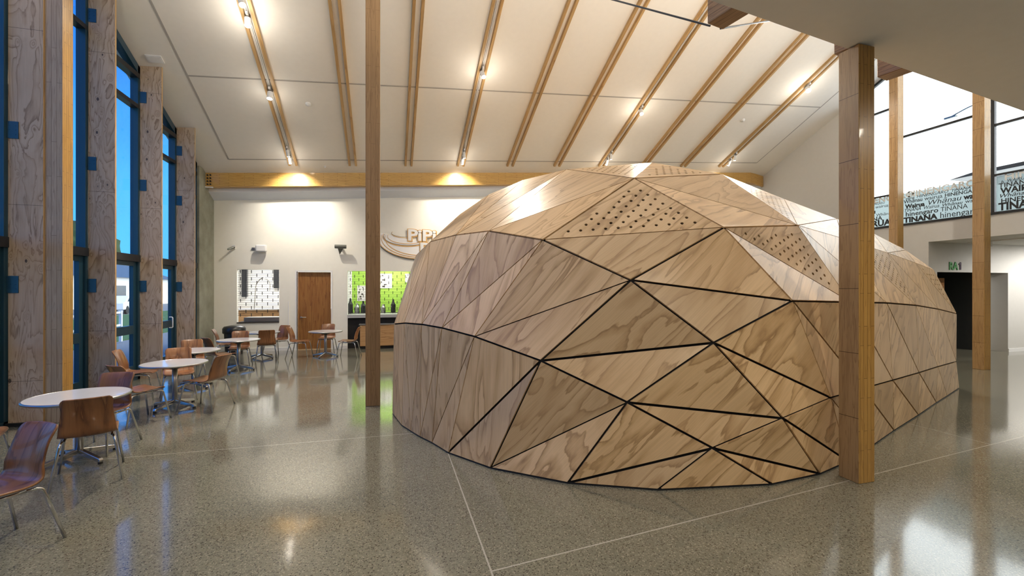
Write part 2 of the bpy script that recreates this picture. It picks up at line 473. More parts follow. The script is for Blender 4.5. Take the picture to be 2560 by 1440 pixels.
# left concrete pier and the wall strips above / behind
bm = bmesh.new(); box(bm, -5.25, -4.91, 13.82, YB, 0, roofz(-5, 14.0) - .02); struct(mesh('wall_left', bm, M['concrete']))
bm = bmesh.new()
box(bm, -5.25, -5.0, -6, .9, 0, 10.6)
struct(mesh('wall_left_rear', bm, M['side_wall']))
# right wall: spandrel band above the low opening, full wall further back
SILL, BAND = 3.70, 3.17
bm = bmesh.new()
box(bm, XR, XR + .2, -6, 10.9, BAND, SILL)
prism(bm, [(XR, 10.9, BAND), (XR, 14.95, BAND), (XR, 14.95, roofz(XR, 14.95)), (XR, 10.9, roofz(XR, 10.9) + .02)], (.2, 0, 0))
box(bm, XR, XR + .2, 8.8, 14.95, 0, BAND)
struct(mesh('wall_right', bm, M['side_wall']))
bm = bmesh.new(); box(bm, XR + .2, 21.8, -6, 9.1, 3.17, 3.3); struct(mesh('ceiling_low', bm, M['side_wall']))
# lobby wall with the dark doorway
bm = bmesh.new()
ax0 = ony(2343, 700, 8.8).x; ax1 = ony(2520, 700, 8.8).x; az = ony(2430, 681, 8.8).z
box(bm, XR + .2, ax0, 8.8, 8.95, 0, 3.17)
box(bm, ax0, ax1, 8.8, 8.95, az, 3.17)
box(bm, ax1, 22, 8.8, 8.95, 0, 3.17)
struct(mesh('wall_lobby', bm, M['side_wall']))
bm = bmesh.new(); box(bm, 21.6, 21.8, -6, 9, 0, 3.2); struct(mesh('wall_east', bm, M['side_wall']))
bm = bmesh.new()
mxr = ony(2478, 700, 8.95).x
box(bm, mxr, ax1, 9.25, 9.35, 0, az + .1)
box(bm, ax1, ax1 + .08, 8.95, 9.35, 0, az + .1)
struct(mesh('wall_recess', bm, M['side_wall']))
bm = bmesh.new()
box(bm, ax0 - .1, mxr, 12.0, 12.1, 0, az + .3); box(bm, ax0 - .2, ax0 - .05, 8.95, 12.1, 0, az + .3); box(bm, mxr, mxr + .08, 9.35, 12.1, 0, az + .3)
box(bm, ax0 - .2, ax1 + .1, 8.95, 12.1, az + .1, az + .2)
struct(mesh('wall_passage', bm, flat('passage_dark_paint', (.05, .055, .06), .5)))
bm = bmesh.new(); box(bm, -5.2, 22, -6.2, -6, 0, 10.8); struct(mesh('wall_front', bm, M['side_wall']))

# baseboards
bm = bmesh.new()
for a, b in ((-4.9, dx0 - .1), (dx1 + .1, w2x0)): box(bm, a, b, YB - .018, YB, 0, .1)
struct(mesh('baseboard_back', bm, M['white']))
bm = bmesh.new(); box(bm, ax1, 21.6, 8.78, 8.8, 0, .1); box(bm, XR + .2, ax0, 8.78, 8.8, 0, .1); struct(mesh('baseboard_lobby', bm, M['white']))

# gallery slab over the camera: soffit with a skewed edge
def edge(x): return 3.06 + (x - 2.54) * .1436
ZS = 4.20
bm = bmesh.new()
prism(bm, [(-5.0, edge(-5), ZS), (21, edge(21), ZS), (21, -6, ZS), (-5.0, -6, ZS)], (0, 0, .32))
struct(mesh('ceiling_gallery', bm, M['soffit']))
bm = bmesh.new()
def rz(x, y): return roofz(x, max(y, 3.4))
prism(bm, [(-5.2, edge(-5) - .6, ZS + .32), (14.6, edge(14.6) - .6, ZS + .32), (14.6, edge(14.6) - .6, 10.9), (-5.2, edge(-5) - .6, 10.9)], (0, -.15, 0))
struct(mesh('wall_gallery', bm, M['side_wall']))
bm = bmesh.new()
prism(bm, [(-5.3, 1.2, roofz(-5.3, 3.4) + .0), (14.6, 1.2, roofz(14.6, 3.4)), (14.6, 3.4, roofz(14.6, 3.4)), (-5.3, 3.4, roofz(-5.3, 3.4))], (0, 0, .2))
struct(mesh('ceiling_ridge', bm, M['ceil']))

# ------------------------------------------------------------------ timber: beam, columns, block ends, battens
bm = bmesh.new()
def beam_prism(x0, x1, y0a, y0b):
    za, zb = roofz(x0, 14.25), roofz(x1, 14.25)
    pts = [(x0, y0a, za - .39), (x1, y0b, zb - .39), (x1, y0b, zb + .02), (x0, y0a, za + .02)]
    prism(bm, pts, (0, .24, 0))
beam_prism(-4.92, 13.6, 14.25, 14.25)
bo = mesh('timber_beam', bm, M['gl_beam'])
bm = bmesh.new()
za, zb = roofz(13.6, 14.25), roofz(14.38, 14.5)
prism(bm, [(13.6, 14.25, za - .39), (14.38, 14.42, zb - .41), (14.38, 14.42, zb), (13.6, 14.25, za + .02)], (0, .2, 0))
mesh('end_piece', bm, M['gl_beam'], bo)
bm = bmesh.new()
for ex in (-4.86, -4.79):
    for k in range(4):
        zc = roofz(ex, 14.25) - .32 + k * .085
        Mx = Matrix.Translation((ex, 14.238, zc)) @ Matrix.Rotation(PI / 2, 4, 'X')
        bmesh.ops.create_cone(bm, cap_ends=True, segments=12, radius1=.022, radius2=.022, depth=.026, matrix=Mx)
mesh('bolt_heads', bm, M['frame_dk'], bo)
bm = bmesh.new(); box(bm, -4.93, -4.72, 14.20, 14.24, roofz(-4.8, 14.25) - .425, roofz(-4.8, 14.25) - .39); mesh('bearing_plate', bm, M['white'], bo)
tag(bo, 'long golden laminated timber beam along the top of the back wall', 'beam')

def column(loc, sx, sy, h, label, group=None, mats=None):
    bm = bmesh.new(); vs = box(bm, 0, sx, 0, sy, 0, h)
    bmesh.ops.recalc_face_normals(bm, faces=bm.faces)
    for f in bm.faces: f.material_index = 0 if abs(f.normal.x) > .5 else 1
    o = mesh('timber_column', bm, mats or [M['gl_face'], M['gl_edge']])
    o.location = loc; bevel(o, .004, 1)
    tag(o, label, 'column', group)
    return o
column((-.35, 7.41, 0), .222, .22, roofz(-.3, 7.6) - .02, 'slim brown laminated timber column standing alone on the open floor left of the plywood dome', mats=[M['gl_backlit'], M['gl_backlit']])
column((4.31, 3.20, 0), .2, .2, 4.19, 'big laminated timber column nearest the camera, in front of the right end of the dome')
column((13.2, 6.97, 0), .22, .22, roofz(13.3, 7.0) - .02, 'golden timber column right of the green RA1 lettering, its foot in view')
column((13.2, 8.78, 0), .22, .22, roofz(13.3, 8.9) - .02, 'thin timber column before the gallery glass, foot hidden behind the dome')

# beam ends of the gallery that poke out past the soffit edge
bd = Vector((-math.sin(math.radians(11)), math.cos(math.radians(11)), 0)); bx = Vector((bd.y, -bd.x, 0))
def block(p, w, label, ln=2.2):
    # p = far left bottom corner, beam runs back towards the camera above the soffit
    bm = bmesh.new(); box(bm, 0, w, -ln, 0, 0, .42)
    o = mesh('beam_end', bm, M['gl_blk']); o.location = p
    o.rotation_euler = (0, 0, math.radians(11)); tag(o, label, 'beam end', None); bevel(o, .006, 1)
    return o
block((2.72, 3.34, ZS + .002), .2, 'dark timber beam end under the soffit edge, the one carrying the thin black rods')
block((4.30, 3.44, ZS + .002), .2, 'dark timber beam end resting on top of the big near column', 1.2)
block((5.22, 3.68, ZS + .002), .2, 'dark timber beam end just right of the big near column')
block(tuple(onz(2541, 255, ZS + .02)), .2, 'small timber beam end at the far right end of the soffit edge')
# tie rods
def rod(a, b, label):
    bm = bmesh.new(); tube(bm, [a, b], .009, 8); tag(mesh('tie_rod', bm, M['frame_dk']), label, 'rod')
pA = Vector((2.80, 3.40, 4.232))
d0 = ray(1535, 0); q = O3 + d0 * (4.4 / d0.y)
rod(q - (pA - q) * .6, pA, 'thin black tie rod running up left from the dark timber beam end')
d0 = ray(1925, 49); q = O3 + d0 * (4.4 / d0.y)
rod(Vector((2.93, 3.42, 4.24)), q + (q - pA) * .5, 'short thin black tie rod running right from the dark timber beam end')

BX = [-2.61, -1.01, .58, 2.17, 3.77, 5.38, 7.0, 8.62, 10.24, 11.88]
sdir = Vector((0, -1, .42)).normalized()
names = ['leftmost', 'second', 'third', 'fourth', 'fifth', 'sixth', 'seventh', 'eighth', 'ninth', 'tenth']
for i, bxx in enumerate(BX):
    root = empty('ceiling_batten', (bxx, 13.87, roofz(bxx, 13.87)))
    tr_ = i in (0, 3, 6, 9)
    tag(root, 'timber strip pair with a lighting track between, %s on the ceiling from the left' % names[i] if tr_ else
        'bare timber strip pair, %s on the sloping ceiling from the left' % names[i], 'ceiling batten', 'timber battens on the ceiling')
    L = 10.4
    # local frame: x runs up the slope
    ex_ = sdir; ez_ = Vector((-.0705, .42, 1)).normalized(); ey_ = ez_.cross(ex_).normalized()
    Mr = Matrix((ex_, ey_, ez_)).transposed().to_4x4()
    for sgn in (-1, 1):
        bm = bmesh.new(); box(bm, 0, L, -.03, .03, -.075, .005)
        o = mesh('timber_strip', bm, M['batten'], root)
        o.matrix_local = Matrix.Translation(ey_ * sgn * .088) @ Mr
    if tr_:
        bm = bmesh.new(); box(bm, .12, L, -.018, -.006, -.05, -.01); box(bm, .12, L, .006, .018, -.05, -.01); box(bm, .12, L, -.018, .018, -.012, .0)
        o = mesh('lighting_track', bm, M['white'], root); o.matrix_local = Mr.copy()

# ------------------------------------------------------------------ track lamps
def lamp_light(kind, energy, parent, loc, aim=None, angle=90, blend=.6, size=.05, col=WARM):
    ld = bpy.data.lights.new('lamp_light', kind); ld.energy = energy * LIGHT; ld.color = col; ld.shadow_soft_size = size
    if kind == 'SPOT': ld.spot_size = math.radians(angle); ld.spot_blend = blend
    lo_ = bpy.data.objects.new('lamp_light', ld); COL.objects.link(lo_); lo_.parent = parent; lo_.location = loc
    if aim is not None: lo_.rotation_euler = Vector(aim).to_track_quat('-Z', 'Y').to_euler()
    return lo_
def track_lamp(X, Y, aim, label, energy, angle=100, blend=.7, glow=0.0, rad=.05):
    z = roofz(X, Y) - .05
    root = empty('track_lamp', (X, Y, z)); tag(root, label, 'lamp', 'lamps on the ceiling tracks')
    a = Vector(aim).normalized()
    bm = bmesh.new(); box(bm, -.02, .02, -.09, .09, -.05, 0)
    mesh('adapter', bm, M['white'], root)
    bm = bmesh.new(); tube(bm, [(0, 0, -.04), (0, 0, -.10)], .012, 8); mesh('stem', bm, M['white'], root)
    c = Vector((0, 0, -.15))
    bm = bmesh.new(); tube(bm, [c - a * .08, c - a * .06, c + a * .10], [.03, rad, rad], 16, True); o = mesh('lamp_head', bm, M['white'], root)
    bm = bmesh.new()
    for k in range(5): tube(bm, [c - a * (.085 + k * .014), c - a * (.078 + k * .014)], rad * .9, 16)
    mesh('heat_sink', bm, M['steel'], root)
    bm = bmesh.new(); tube(bm, [c + a * .101, c + a * .106], rad * .88, 16); mesh('lens', bm, M['lens'], root)
    if energy: lamp_light('SPOT', energy, root, c + a * .125, a, angle, blend, rad * .8)
    if glow: lamp_light('POINT', glow, root, c + a * .15 + Vector((0, 0, -.12)), None, size=.08)
    return root
FL = 420
# the general lamps
track_lamp(-2.61, 9.62, (.1, -.25, -1), 'glaring white track lamp at the top edge of the leftmost track', FL, 140, .9, 9, .06)
track_lamp(-2.61, 9.25, (.3, -.4, -1), 'bright track lamp cut by the top of the photo on the leftmost track', FL, 140, .9, 9, .06)
track_lamp(-2.61, 11.30, (-.05, -.2, -1), 'small lit white track lamp halfway down the leftmost track', FL * .5, 120, .9, 5, .06)
track_lamp(2.17, 10.45, (.2, -.5, -1), 'glaring track lamp on the second track, high above the left slope of the dome', FL, 140, .9, 9, .055)
track_lamp(7.0, 11.35, (-.2, -.6, -1), 'glaring track lamp on the third track, above the top of the dome', FL, 140, .9, 9, .055)
track_lamp(11.88, 10.30, (-.5, -.7, -1), 'largest glaring track lamp with star rays near the big near column', FL * 1.5, 150, .9, 14, .07)
# wall washers near the beam
for (X, lab) in ((-2.61, 'leftmost track'), (2.17, 'second track'), (7.0, 'third track'), (11.88, 'rightmost track')):
    wa = (0, 1, -1.25)
    track_lamp(X, 13.15, (.15, .4, -1), 'grey finned spotlight angled down, lower end of the ' + lab, 60, 90, .8, 2, .04)
    track_lamp(X, 13.42, wa, 'white spotlight turned to the back wall, foot of the ' + lab, 250, 105, .9, 2, .045)

# added unseen fill lights in the gallery soffit, for the dome front and floor
for (X, Y, wh) in ((-3.2, .6, 'leftmost'), (0, .3, 'second from the left'), (3.4, .4, 'third from the left'), (6.6, 1.4, 'fourth from the left'), (10, 2.2, 'rightmost'), (1.5, -2.5, 'left one of the rear row'), (8, -1.5, 'right one of the rear row')):
    root = empty('downlight', (X, Y, ZS)); tag(root, 'added fill downlight in the grey soffit over the walkway, ' + wh, 'downlight', 'added fill downlights in the gallery soffit')
    bm = bmesh.new(); lathe(bm, [(.075, -.002), (.10, -.012), (.105, 0), (.10, .002)], 24); mesh('trim_ring', bm, M['white'], root)
    bm = bmesh.new(); lathe(bm, [(0, -.004), (.074, -.004), (.074, 0)], 20); mesh('lens', bm, M['lens'], root)
    lamp_light('SPOT', 190, root, (0, 0, -.02), (0, 0.15, -1), 165, .8, .12)
for (X, Y, wh) in ((17.5, 6.6, 'middle one'), (16.8, 4.0, 'nearest the camera'), (18.9, 7.3, 'nearest the lobby wall')):
    root = empty('downlight', (X, Y, 3.17)); tag(root, 'round downlight in the low lobby ceiling, ' + wh, 'downlight', 'downlights in the lobby ceiling')
    bm = bmesh.new(); lathe(bm, [(.075, -.002), (.10, -.012), (.105, 0), (.10, .002)], 24); mesh('trim_ring', bm, M['white'], root)
    bm = bmesh.new(); lathe(bm, [(0, -.004), (.074, -.004), (.074, 0)], 20); mesh('lens', bm, M['lens'], root)
    lamp_light('SPOT', 230, root, (0, 0, -.02), (0, .3, -1), 160, .6, .06, (1, .96, .9))

# added fill uplights on the gallery front, out of the frame, that wash the sloping ceiling
for (X, wh) in ((-2.5, 'leftmost'), (1.5, 'second from the left'), (5.5, 'third from the left'), (9.5, 'rightmost')):
    Yw = edge(X) - .45
    root = empty('fill_uplight', (X, Yw, 5.4)); tag(root, 'added long white uplight on the gallery front above the soffit edge, ' + wh, 'fill_uplight', 'added uplights on the gallery front')
    bm = bmesh.new(); box(bm, -.65, .65, 0, .16, -.06, 0); box(bm, -.65, .65, 0, .012, 0, .05); box(bm, -.65, .65, .148, .16, 0, .05); mesh('housing', bm, M['white'], root)
    ld = bpy.data.lights.new('lamp_light', 'AREA'); ld.shape = 'RECTANGLE'; ld.size = 1.2; ld.size_y = .12; ld.energy = 160 * LIGHT; ld.color = (1, .93, .82)
    lo_ = bpy.data.objects.new('lamp_light', ld); COL.objects.link(lo_); lo_.parent = root; lo_.location = (0, .08, .03); lo_.rotation_euler = Vector((0, .55, 1)).to_track_quat('-Z', 'Y').to_euler()

# small ceiling fittings
def on_roof(o, X, Y):
    ex_ = sdir; ez_ = Vector((-.0705, .42, 1)).normalized(); ey_ = ez_.cross(ex_).normalized()
    o.matrix_local = Matrix.Translation((X, Y, roofz(X, Y))) @ Matrix((ex_, ey_, ez_)).transposed().to_4x4()
for X, Y, lab in ((-1.88, 11.76, 'white round smoke detector between the two leftmost batten pairs'), (10.91, 11.75, 'white round smoke detector on the ceiling above the right side of the dome')):
    bm = bmesh.new(); lathe(bm, [(0, -.055), (.03, -.055), (.035, -.035), (.06, -.03), (.065, 0)], 24)
    o = mesh('smoke_detector', bm, M['white'], None, True); on_roof(o, X, Y); tag(o, lab, 'smoke detector')
bm = bmesh.new(); lathe(bm, [(0, -.05), (.012, -.05), (.012, -.012), (.04, -.01), (.04, 0)], 16)
o = mesh('sprinkler', bm, M['white']); on_roof(o, -1.78, 13.98); tag(o, 'tiny white sprinkler on the ceiling border above the timber beam', 'sprinkler')
bm = bmesh.new(); box(bm, -.09, .09, -.14, .14, -.02, 0); box(bm, -.07, .07, -.12, .12, -.026, -.018)
o = mesh('ceiling_vent', bm, M['white']); on_roof(o, -4.62, 10.77); tag(o, 'small square white vent on the ceiling border beside the tall windows', 'vent')

# ------------------------------------------------------------------ left glazing: fins, frames, brackets
FY = [5.95, 7.62, 9.29, 10.94, 12.59]
order = ['', 'nearest', 'second', 'third', 'farthest']
for i, y in enumerate(FY):
    L = roofz(-4.75, y) - .01
    root = empty('plywood_fin', (-4.95, y, 0))
    tag(root, 'tall knotty plywood fin standing out of frame by the near table' if i == 0 else
        {1: 'widest knotty plywood fin at the left edge, next to the timber post', 2: 'second tall plywood fin from the left, behind the nearest table',
         3: 'third tall plywood fin, its top visible under the ceiling', 4: 'last plywood fin, nearest the back wall'}[i], 'plywood fin', 'plywood fins between the tall windows')
    bm = bmesh.new()
    # local x runs up the fin so that the grain does too
    zt0, zt1 = roofz(-4.95, y), roofz(-4.57, y)
    pts = [(0, 0, 0), (0, -.38, 0), (zt1 - .012, -.38, 0), (zt0 - .012, 0, 0)]
    prism(bm, pts, (0, 0, .042))
    bmesh.ops.recalc_face_normals(bm, faces=bm.faces)
    for f in bm.faces: f.material_index = 1 if abs(f.normal.y) > .5 else 0
    o = mesh('plywood_board', bm, [M['fin'], M['batten']], root)
    # local x -> world z, local y -> -world x , local z -> world y
    o.matrix_local = Matrix(((0, -1, 0, 0), (0, 0, 1, 0), (1, 0, 0, 0), (0, 0, 0, 1)))
    zs = [1.92, 4.01]
    zs += [{0: 7.2, 1: 7.0, 2: 6.55, 3: 5.83, 4: 5.22}[i]]
    for z in zs:
        bm = bmesh.new(); box(bm, -.04, .115, -.012, -.001, z - .115, z + .115)
        for a_ in (-.06, 0, .06): 
            for b_ in (.02, .085):
                bmesh.ops.create_cone(bm, cap_ends=True, segments=8, radius1=.006, radius2=.006, depth=.006, matrix=Matrix.Translation((b_, -.014, z + a_)) @ Matrix.Rotation(PI / 2, 4, 'X'))
        mesh('steel_bracket', bm, M['frame'], root)
# post by the first fin
bm = bmesh.new(); box(bm, 0, .2, 0, .22, 0, roofz(-4.5, 7.8) - .02)
bmesh.ops.recalc_face_normals(bm, faces=bm.faces)
for f in bm.faces: f.material_index = 0 if abs(f.normal.x) > .5 else 1
o = mesh('timber_column', bm, [M['gl_edge'], M['gl_pale']]); o.location = (-4.57, 7.645, 0); bevel(o, .003, 1)
tag(o, 'golden laminated timber post against the widest plywood fin at the left edge', 'column')

XG = -5.04
bays = [(.9, 2.6), (2.6, 4.28), (4.28, 5.97), (5.97, 7.64), (7.64, 9.31), (9.31, 10.96), (10.96, 12.61), (12.61, 13.82)]
for bi, (y0, y1) in enumerate(bays):
    root = empty('window_%d' % (bi + 1), (XG, y0, 0)); struct(root)
    zt = lambda y: roofz(XG, y) - .02
    bm = bmesh.new()
    def post(a, b, x0=-.06, x1=.075):
        za_, zb_ = zt(a), zt(b)
        prism(bm, [(x0, a - y0, 0), (x0, b - y0, 0), (x0, b - y0, zb_), (x0, a - y0, za_)], (x1 - x0, 0, 0))
    post(y0, y0 + .05); post(y1 - .07, y1)
    prism(bm, [(-.06, 0, zt(y0) - .16), (-.06, y1 - y0, zt(y1) - .16), (-.06, y1 - y0, zt(y1)), (-.06, 0, zt(y0))], (.135, 0, 0))
    box(bm, -.06, .075, 0, y1 - y0, 0, .07)
    mesh('window_frame', bm, M['frame'], root)
    bm = bmesh.new(); box(bm, -.07, .10, .02, y1 - y0 - .02, 2.42, 2.56)
    zu = roofz(XG, (y0 + y1) / 2) - .62
    box(bm, -.06, .09, .02, y1 - y0 - .02, zu, zu + .10)
    box(bm, -.06, .08, .02, y1 - y0 - .02, zu - .62, zu - .54)
    mesh('transom', bm, M['frame_dk'], root)
    # door leaf stiles and rails under the transom
    bm = bmesh.new()
    ym = (y1 - y0)
    for a in (.05, ym - .17): box(bm, -.03, .04, a, a + .1, .07, 2.42)
    for z0_, z1_ in ((.07, .30), (2.33, 2.42), (.95, 1.12)): box(bm, -.03, .04, .15, ym - .17, z0_, z1_)
    mesh('sash', bm, M['frame'], root)
    bm = bmesh.new(); box(bm, -.005, .005, .05, ym - .05, .3, 2.35); 
    prism(bm, [(-.005, .04, 2.55), (-.005, ym - .06, 2.55), (-.005, ym - .06, zt(y1) - .1), (-.005, .04, zt(y0) - .1)], (.01, 0, 0))
    mesh('pane', bm, M['glass'], root)
    if bi == 6:
        bm = bmesh.new(); tube(bm, fillet([(.05, ym - .30, .95), (.12, ym - .30, .95), (.12, ym - .30, 1.20), (.05, ym - .30, 1.20)], .03), .012, 10); mesh('door_handle', bm, M['white'], root)
# steel floor channel by the first fin
bm = bmesh.new(); box(bm, -5.0, -4.57, 7.58, 7.64, 0, .045); struct(mesh('trim_3', bm, M['frame_dk']))

# ------------------------------------------------------------------ outside, left
bm = bmesh.new(); box(bm, -90, -5.2, -30, 150, -.22, -.05); struct(mesh('ground_outside', bm, M['asphalt']))
bm = bmesh.new(); box(bm, -19, -9.5, -25, 120, -.05, -.02); struct(mesh('lawn', bm, M['grass']))
root = empty('neighbour_house', (-34, 60, 0)); tag(root, 'white house across the road seen through the tall windows', 'house')
bm = bmesh.new(); box(bm, -5, 5, -12, 12, -.05, 3.2); mesh('house_wall', bm, M['white'], root)
bm = bmesh.new(); prism(bm, [(-5.6, -12.6, 3.2), (5.6, -12.6, 3.2), (0, -12.6, 5.2)], (0, 25.2, 0)); mesh('house_roof', bm, M['grey'], root)
for yy in (-6, -1, 4):
    bm = bmesh.new(); box(bm, 5.0, 5.05, yy, yy + 2, 1.0, 2.3); mesh('house_window', bm, M['black'], root)
for (x, y, s) in ((-44, 42, 6), (-46, 84, 8), (-47, 60, 6.5)):
    root = empty('tree', (x, y, 0)); tag(root, {42: 'leftmost dark tree beyond the road outside the tall windows', 84: 'rightmost and largest dark tree beyond the road', 60: 'dark tree behind the white house across the road'}[y], 'tree', 'trees across the road')
    bm = bmesh.new(); tube(bm, [(0, 0, 0), (.1, 0, s * .5), (0, .1, s * .9)], [.25, .18, .1], 10); mesh('trunk', bm, M['bench'], root)
    bm = bmesh.new(); bmesh.ops.create_icosphere(bm, subdivisions=4, radius=s * .55)
    from mathutils import noise as mno
    for v_ in bm.verts:
        n_ = mno.noise(v_.co * .9 + Vector((x, y, 0))) * .5 + mno.noise(v_.co * 3) * .25
        v_.co = v_.co * (1 + n_ * .6); v_.co.z += s * .95
    mesh('crown', bm, M['leaf'], root, True)
# parked car on the road
root = empty('parked_car', (-20.6, 42.6, -.05), .15); tag(root, 'white car parked across the lawn, seen low through the windows', 'car')
bm = bmesh.new()
prof = [(-2.1, .35), (2.1, .35), (2.15, .75), (1.5, .92), (.9, 1.38), (-.9, 1.42), (-1.6, .95), (-2.1, .88)]
prism(bm, [(-.85, a, b) for a, b in prof], (1.7, 0, 0)); o = mesh('car_body', bm, M['white'], root); bevel(o, .06, 3)
bm = bmesh.new(); prism(bm, [(-.86, a, b) for a, b in [(1.3, .95), (.8, 1.32), (-.85, 1.35), (-1.35, .98)]], (1.72, 0, 0)); mesh('car_window', bm, M['black'], root)
for a in (-1.35, 1.35):
    for sx in (-.86, .70):
        bm = bmesh.new(); tube(bm, [(sx, a, .32), (sx + .16, a, .32)], .32, 20); mesh('wheel', bm, M['rubber'], root)
root = empty('railing', (-9.2, 14.6, 0)); tag(root, 'white post and rail railing outside the windows beside the lawn', 'railing')
for k in range(3):
    bm = bmesh.new(); box(bm, -.04, .04, k * 2.2, k * 2.2 + .08, 0, 2.1 if k == 0 else 1.1); mesh('post', bm, M['white'], root)
for z in (.55, 1.0):
    bm = bmesh.new(); box(bm, -.02, .02, 0, 4.4, z, z + .07); mesh('rail', bm, M['white'], root)
# outside, right: dark eave of the neighbouring roof and a street lamp
root = empty('street_lamp', tuple(onx(2372, 724, 26).xy) + (0,)); tag(root, 'grey street lamp arm beyond the gallery glass', 'street lamp')
pz = onx(2372, 295, 26).z
bm = bmesh.new(); tube(bm, fillet([(0, -3.6, 0), (0, -3.6, pz), (0, -1.0, pz + .3), (0, 0, pz)], .5), .03, 8); mesh('pole', bm, M['grey'], root)
bm = bmesh.new(); box(bm, -.08, .08, -.3, .15, pz - .04, pz + .04); mesh('lamp_head', bm, M['grey'], root)
p1 = onx(2372, 452, 18.5); 
bm = bmesh.new(); prism(bm, [(18.5, p1.y, p1.z + .02), (18.5, p1.y - 3.4, p1.z + .03), (18.5, p1.y - 3.4, p1.z + .16), (18.5, p1.y - .7, p1.z + .14)], (3.5, 0, 0))
tag(mesh('roof_eave', bm, M['frame_dk']), 'dark eave of a neighbouring roof seen through the gallery glass', 'roof')

# ------------------------------------------------------------------ text helper
def text_mesh(s, size, bold=0.0, shear=0.0, ext=.0015, sx=1.0, align='LEFT', seg=2):
    c = bpy.data.curves.new('t', 'FONT'); c.body = s; c.size = size; c.offset = bold; c.shear = shear; c.extrude = ext
    c.align_x = align; c.resolution_u = seg
    o = bpy.data.objects.new('t', c); COL.objects.link(o)
    dg = bpy.context.evaluated_depsgraph_get(); dg.update()
    me = bpy.data.meshes.new_from_object(o.evaluated_get(dg))
    bpy.data.objects.remove(o); bpy.data.curves.remove(c)
    for v_ in me.vertices: v_.co.x *= sx
    return me

# ------------------------------------------------------------------ gallery glazing (right)
cb = [(10.9, 9.51), (9.51, 7.43), (7.43, 5.35), (5.35, 3.4)]
upper = [7.23, 6.28, 5.9, 5.9]
WORDS = ['TINANA', 'hinengaro', 'WAIRUA', 'wh\u0101nau', 'HINENGARO', 'Tinana', 'Wairua', 'WH\u0100NAU', 'Wh\u0101nau', 'Hinengaro']
for bi, (ya, yb) in enumerate(cb):
    root = empty('window_%d' % (bi + 9), (XR, ya, SILL)); struct(root)
    Wd = ya - yb
    bm = bmesh.new()
    top = lambda y: roofz(XR, y) - SILL - .02
    box(bm, -.03, .05, -Wd, 0, 0, .06)
    for a in (0, -Wd + .035):
        prism(bm, [(-.03, a, .06), (-.03, a - .035, .06), (-.03, a - .035, top(ya + a - .035)), (-.03, a, top(ya + a))], (.08, 0, 0))
    prism(bm, [(-.03, 0, top(ya) - .08), (-.03, -Wd, top(yb) - .08), (-.03, -Wd, top(yb)), (-.03, 0, top(ya))], (.08, 0, 0))
    mesh('window_frame', bm, M['frame_dk'], root)
    bm = bmesh.new(); box(bm, -.02, .04, -Wd, 0, upper[bi] - SILL - .03, upper[bi] - SILL + .03)
    if bi != 1: box(bm, -.02, .04, -Wd, 0, 4.64 - SILL, 4.69 - SILL)
    mesh('transom', bm, M['frame_dk'], root)
    bm = bmesh.new(); prism(bm, [(.004, -.05, .05), (.004, -Wd + .05, .05), (.004, -Wd + .05, top(yb) - .06), (.004, -.05, top(ya) - .06)], (.008, 0, 0))
    mesh('pane', bm, M['glass'], root)
    bm = bmesh.new(); box(bm, -.002, .001, -Wd + .06, -.06, .06, .93); mesh('frosted_film', bm, M['film'], root)
    # lettering: words in many faces, black vinyl
    rnd = random.Random(20 + bi)
    bml = bmesh.new(); z = .085; k = bi
    rows = [(.21, .010, 0), (.16, .003, 0), (.12, .001, .3), (.18, .007, 0), (.13, .002, 0), (.10, .001, .25)]
    wseq = {0: ['WAIRUA', 'TINANA', 'hinengaro', 'Wh\u0101nau', 'TINANA', 'wairua', 'HINENGARO'],
            1: ['TINANA', 'hinengaro', 'TINANA', 'Wairua', 'Wh\u0101nau', 'wairua', 'HINENGARO'],
            2: ['TINANA', 'HINENGARO', 'Wh\u0101nau', 'WAIRUA', 'TINANA', 'h', 'WAIRUA'],
            3: ['Wh\u0101nau', 'WAIRUA', 'tinana', 'HINENGARO', 'Wairua', 'TINANA', 'wairua']}[bi]
    for rI, (hh, bold, shr) in enumerate(rows):
        lo_x = .14 if rI % 2 else .10
        x = lo_x
        j = 0
        while x < Wd - .3:
            wd = wseq[(rI + j) % 7]
            hh2 = hh * rnd.uniform(.8, 1.05)
            me = text_mesh(wd, hh2 * 1.15, bold if j % 2 == 0 else 0, shr if j % 2 == 0 else (.25 if rnd.random() < .4 else 0), .0012, rnd.uniform(.85, 1.15))
            w_ = max(v_.co.x for v_ in me.vertices)
            if x + w_ > Wd - .08: 
                bpy.data.meshes.remove(me); break
            # the text reads left to right when seen from inside: +text x = -world y
            bmt = bmesh.new(); bmt.from_mesh(me); bpy.data.meshes.remove(me)
            for v_ in bmt.verts:
                tx, ty, tz = v_.co
                v_.co = Vector((-.004 - tz, -x - tx, z + ty))
            me2 = bpy.data.meshes.new('t'); bmt.to_mesh(me2); bmt.free(); bml.from_mesh(me2); bpy.data.meshes.remove(me2)
            x += w_ + .05; j += 1
        z += hh * .82
    mesh('lettering', bml, M['ink'], root)
    me = text_mesh('HINENGARO', .24, .006, 0, .0012, 1.1)
    for v_ in me.vertices:
        tx, ty, tz = v_.co; v_.co = Vector((-.004 - tz, -.2 - tx, .80 + ty))
    link('pale_lettering', me, M['pale_ink'], root)

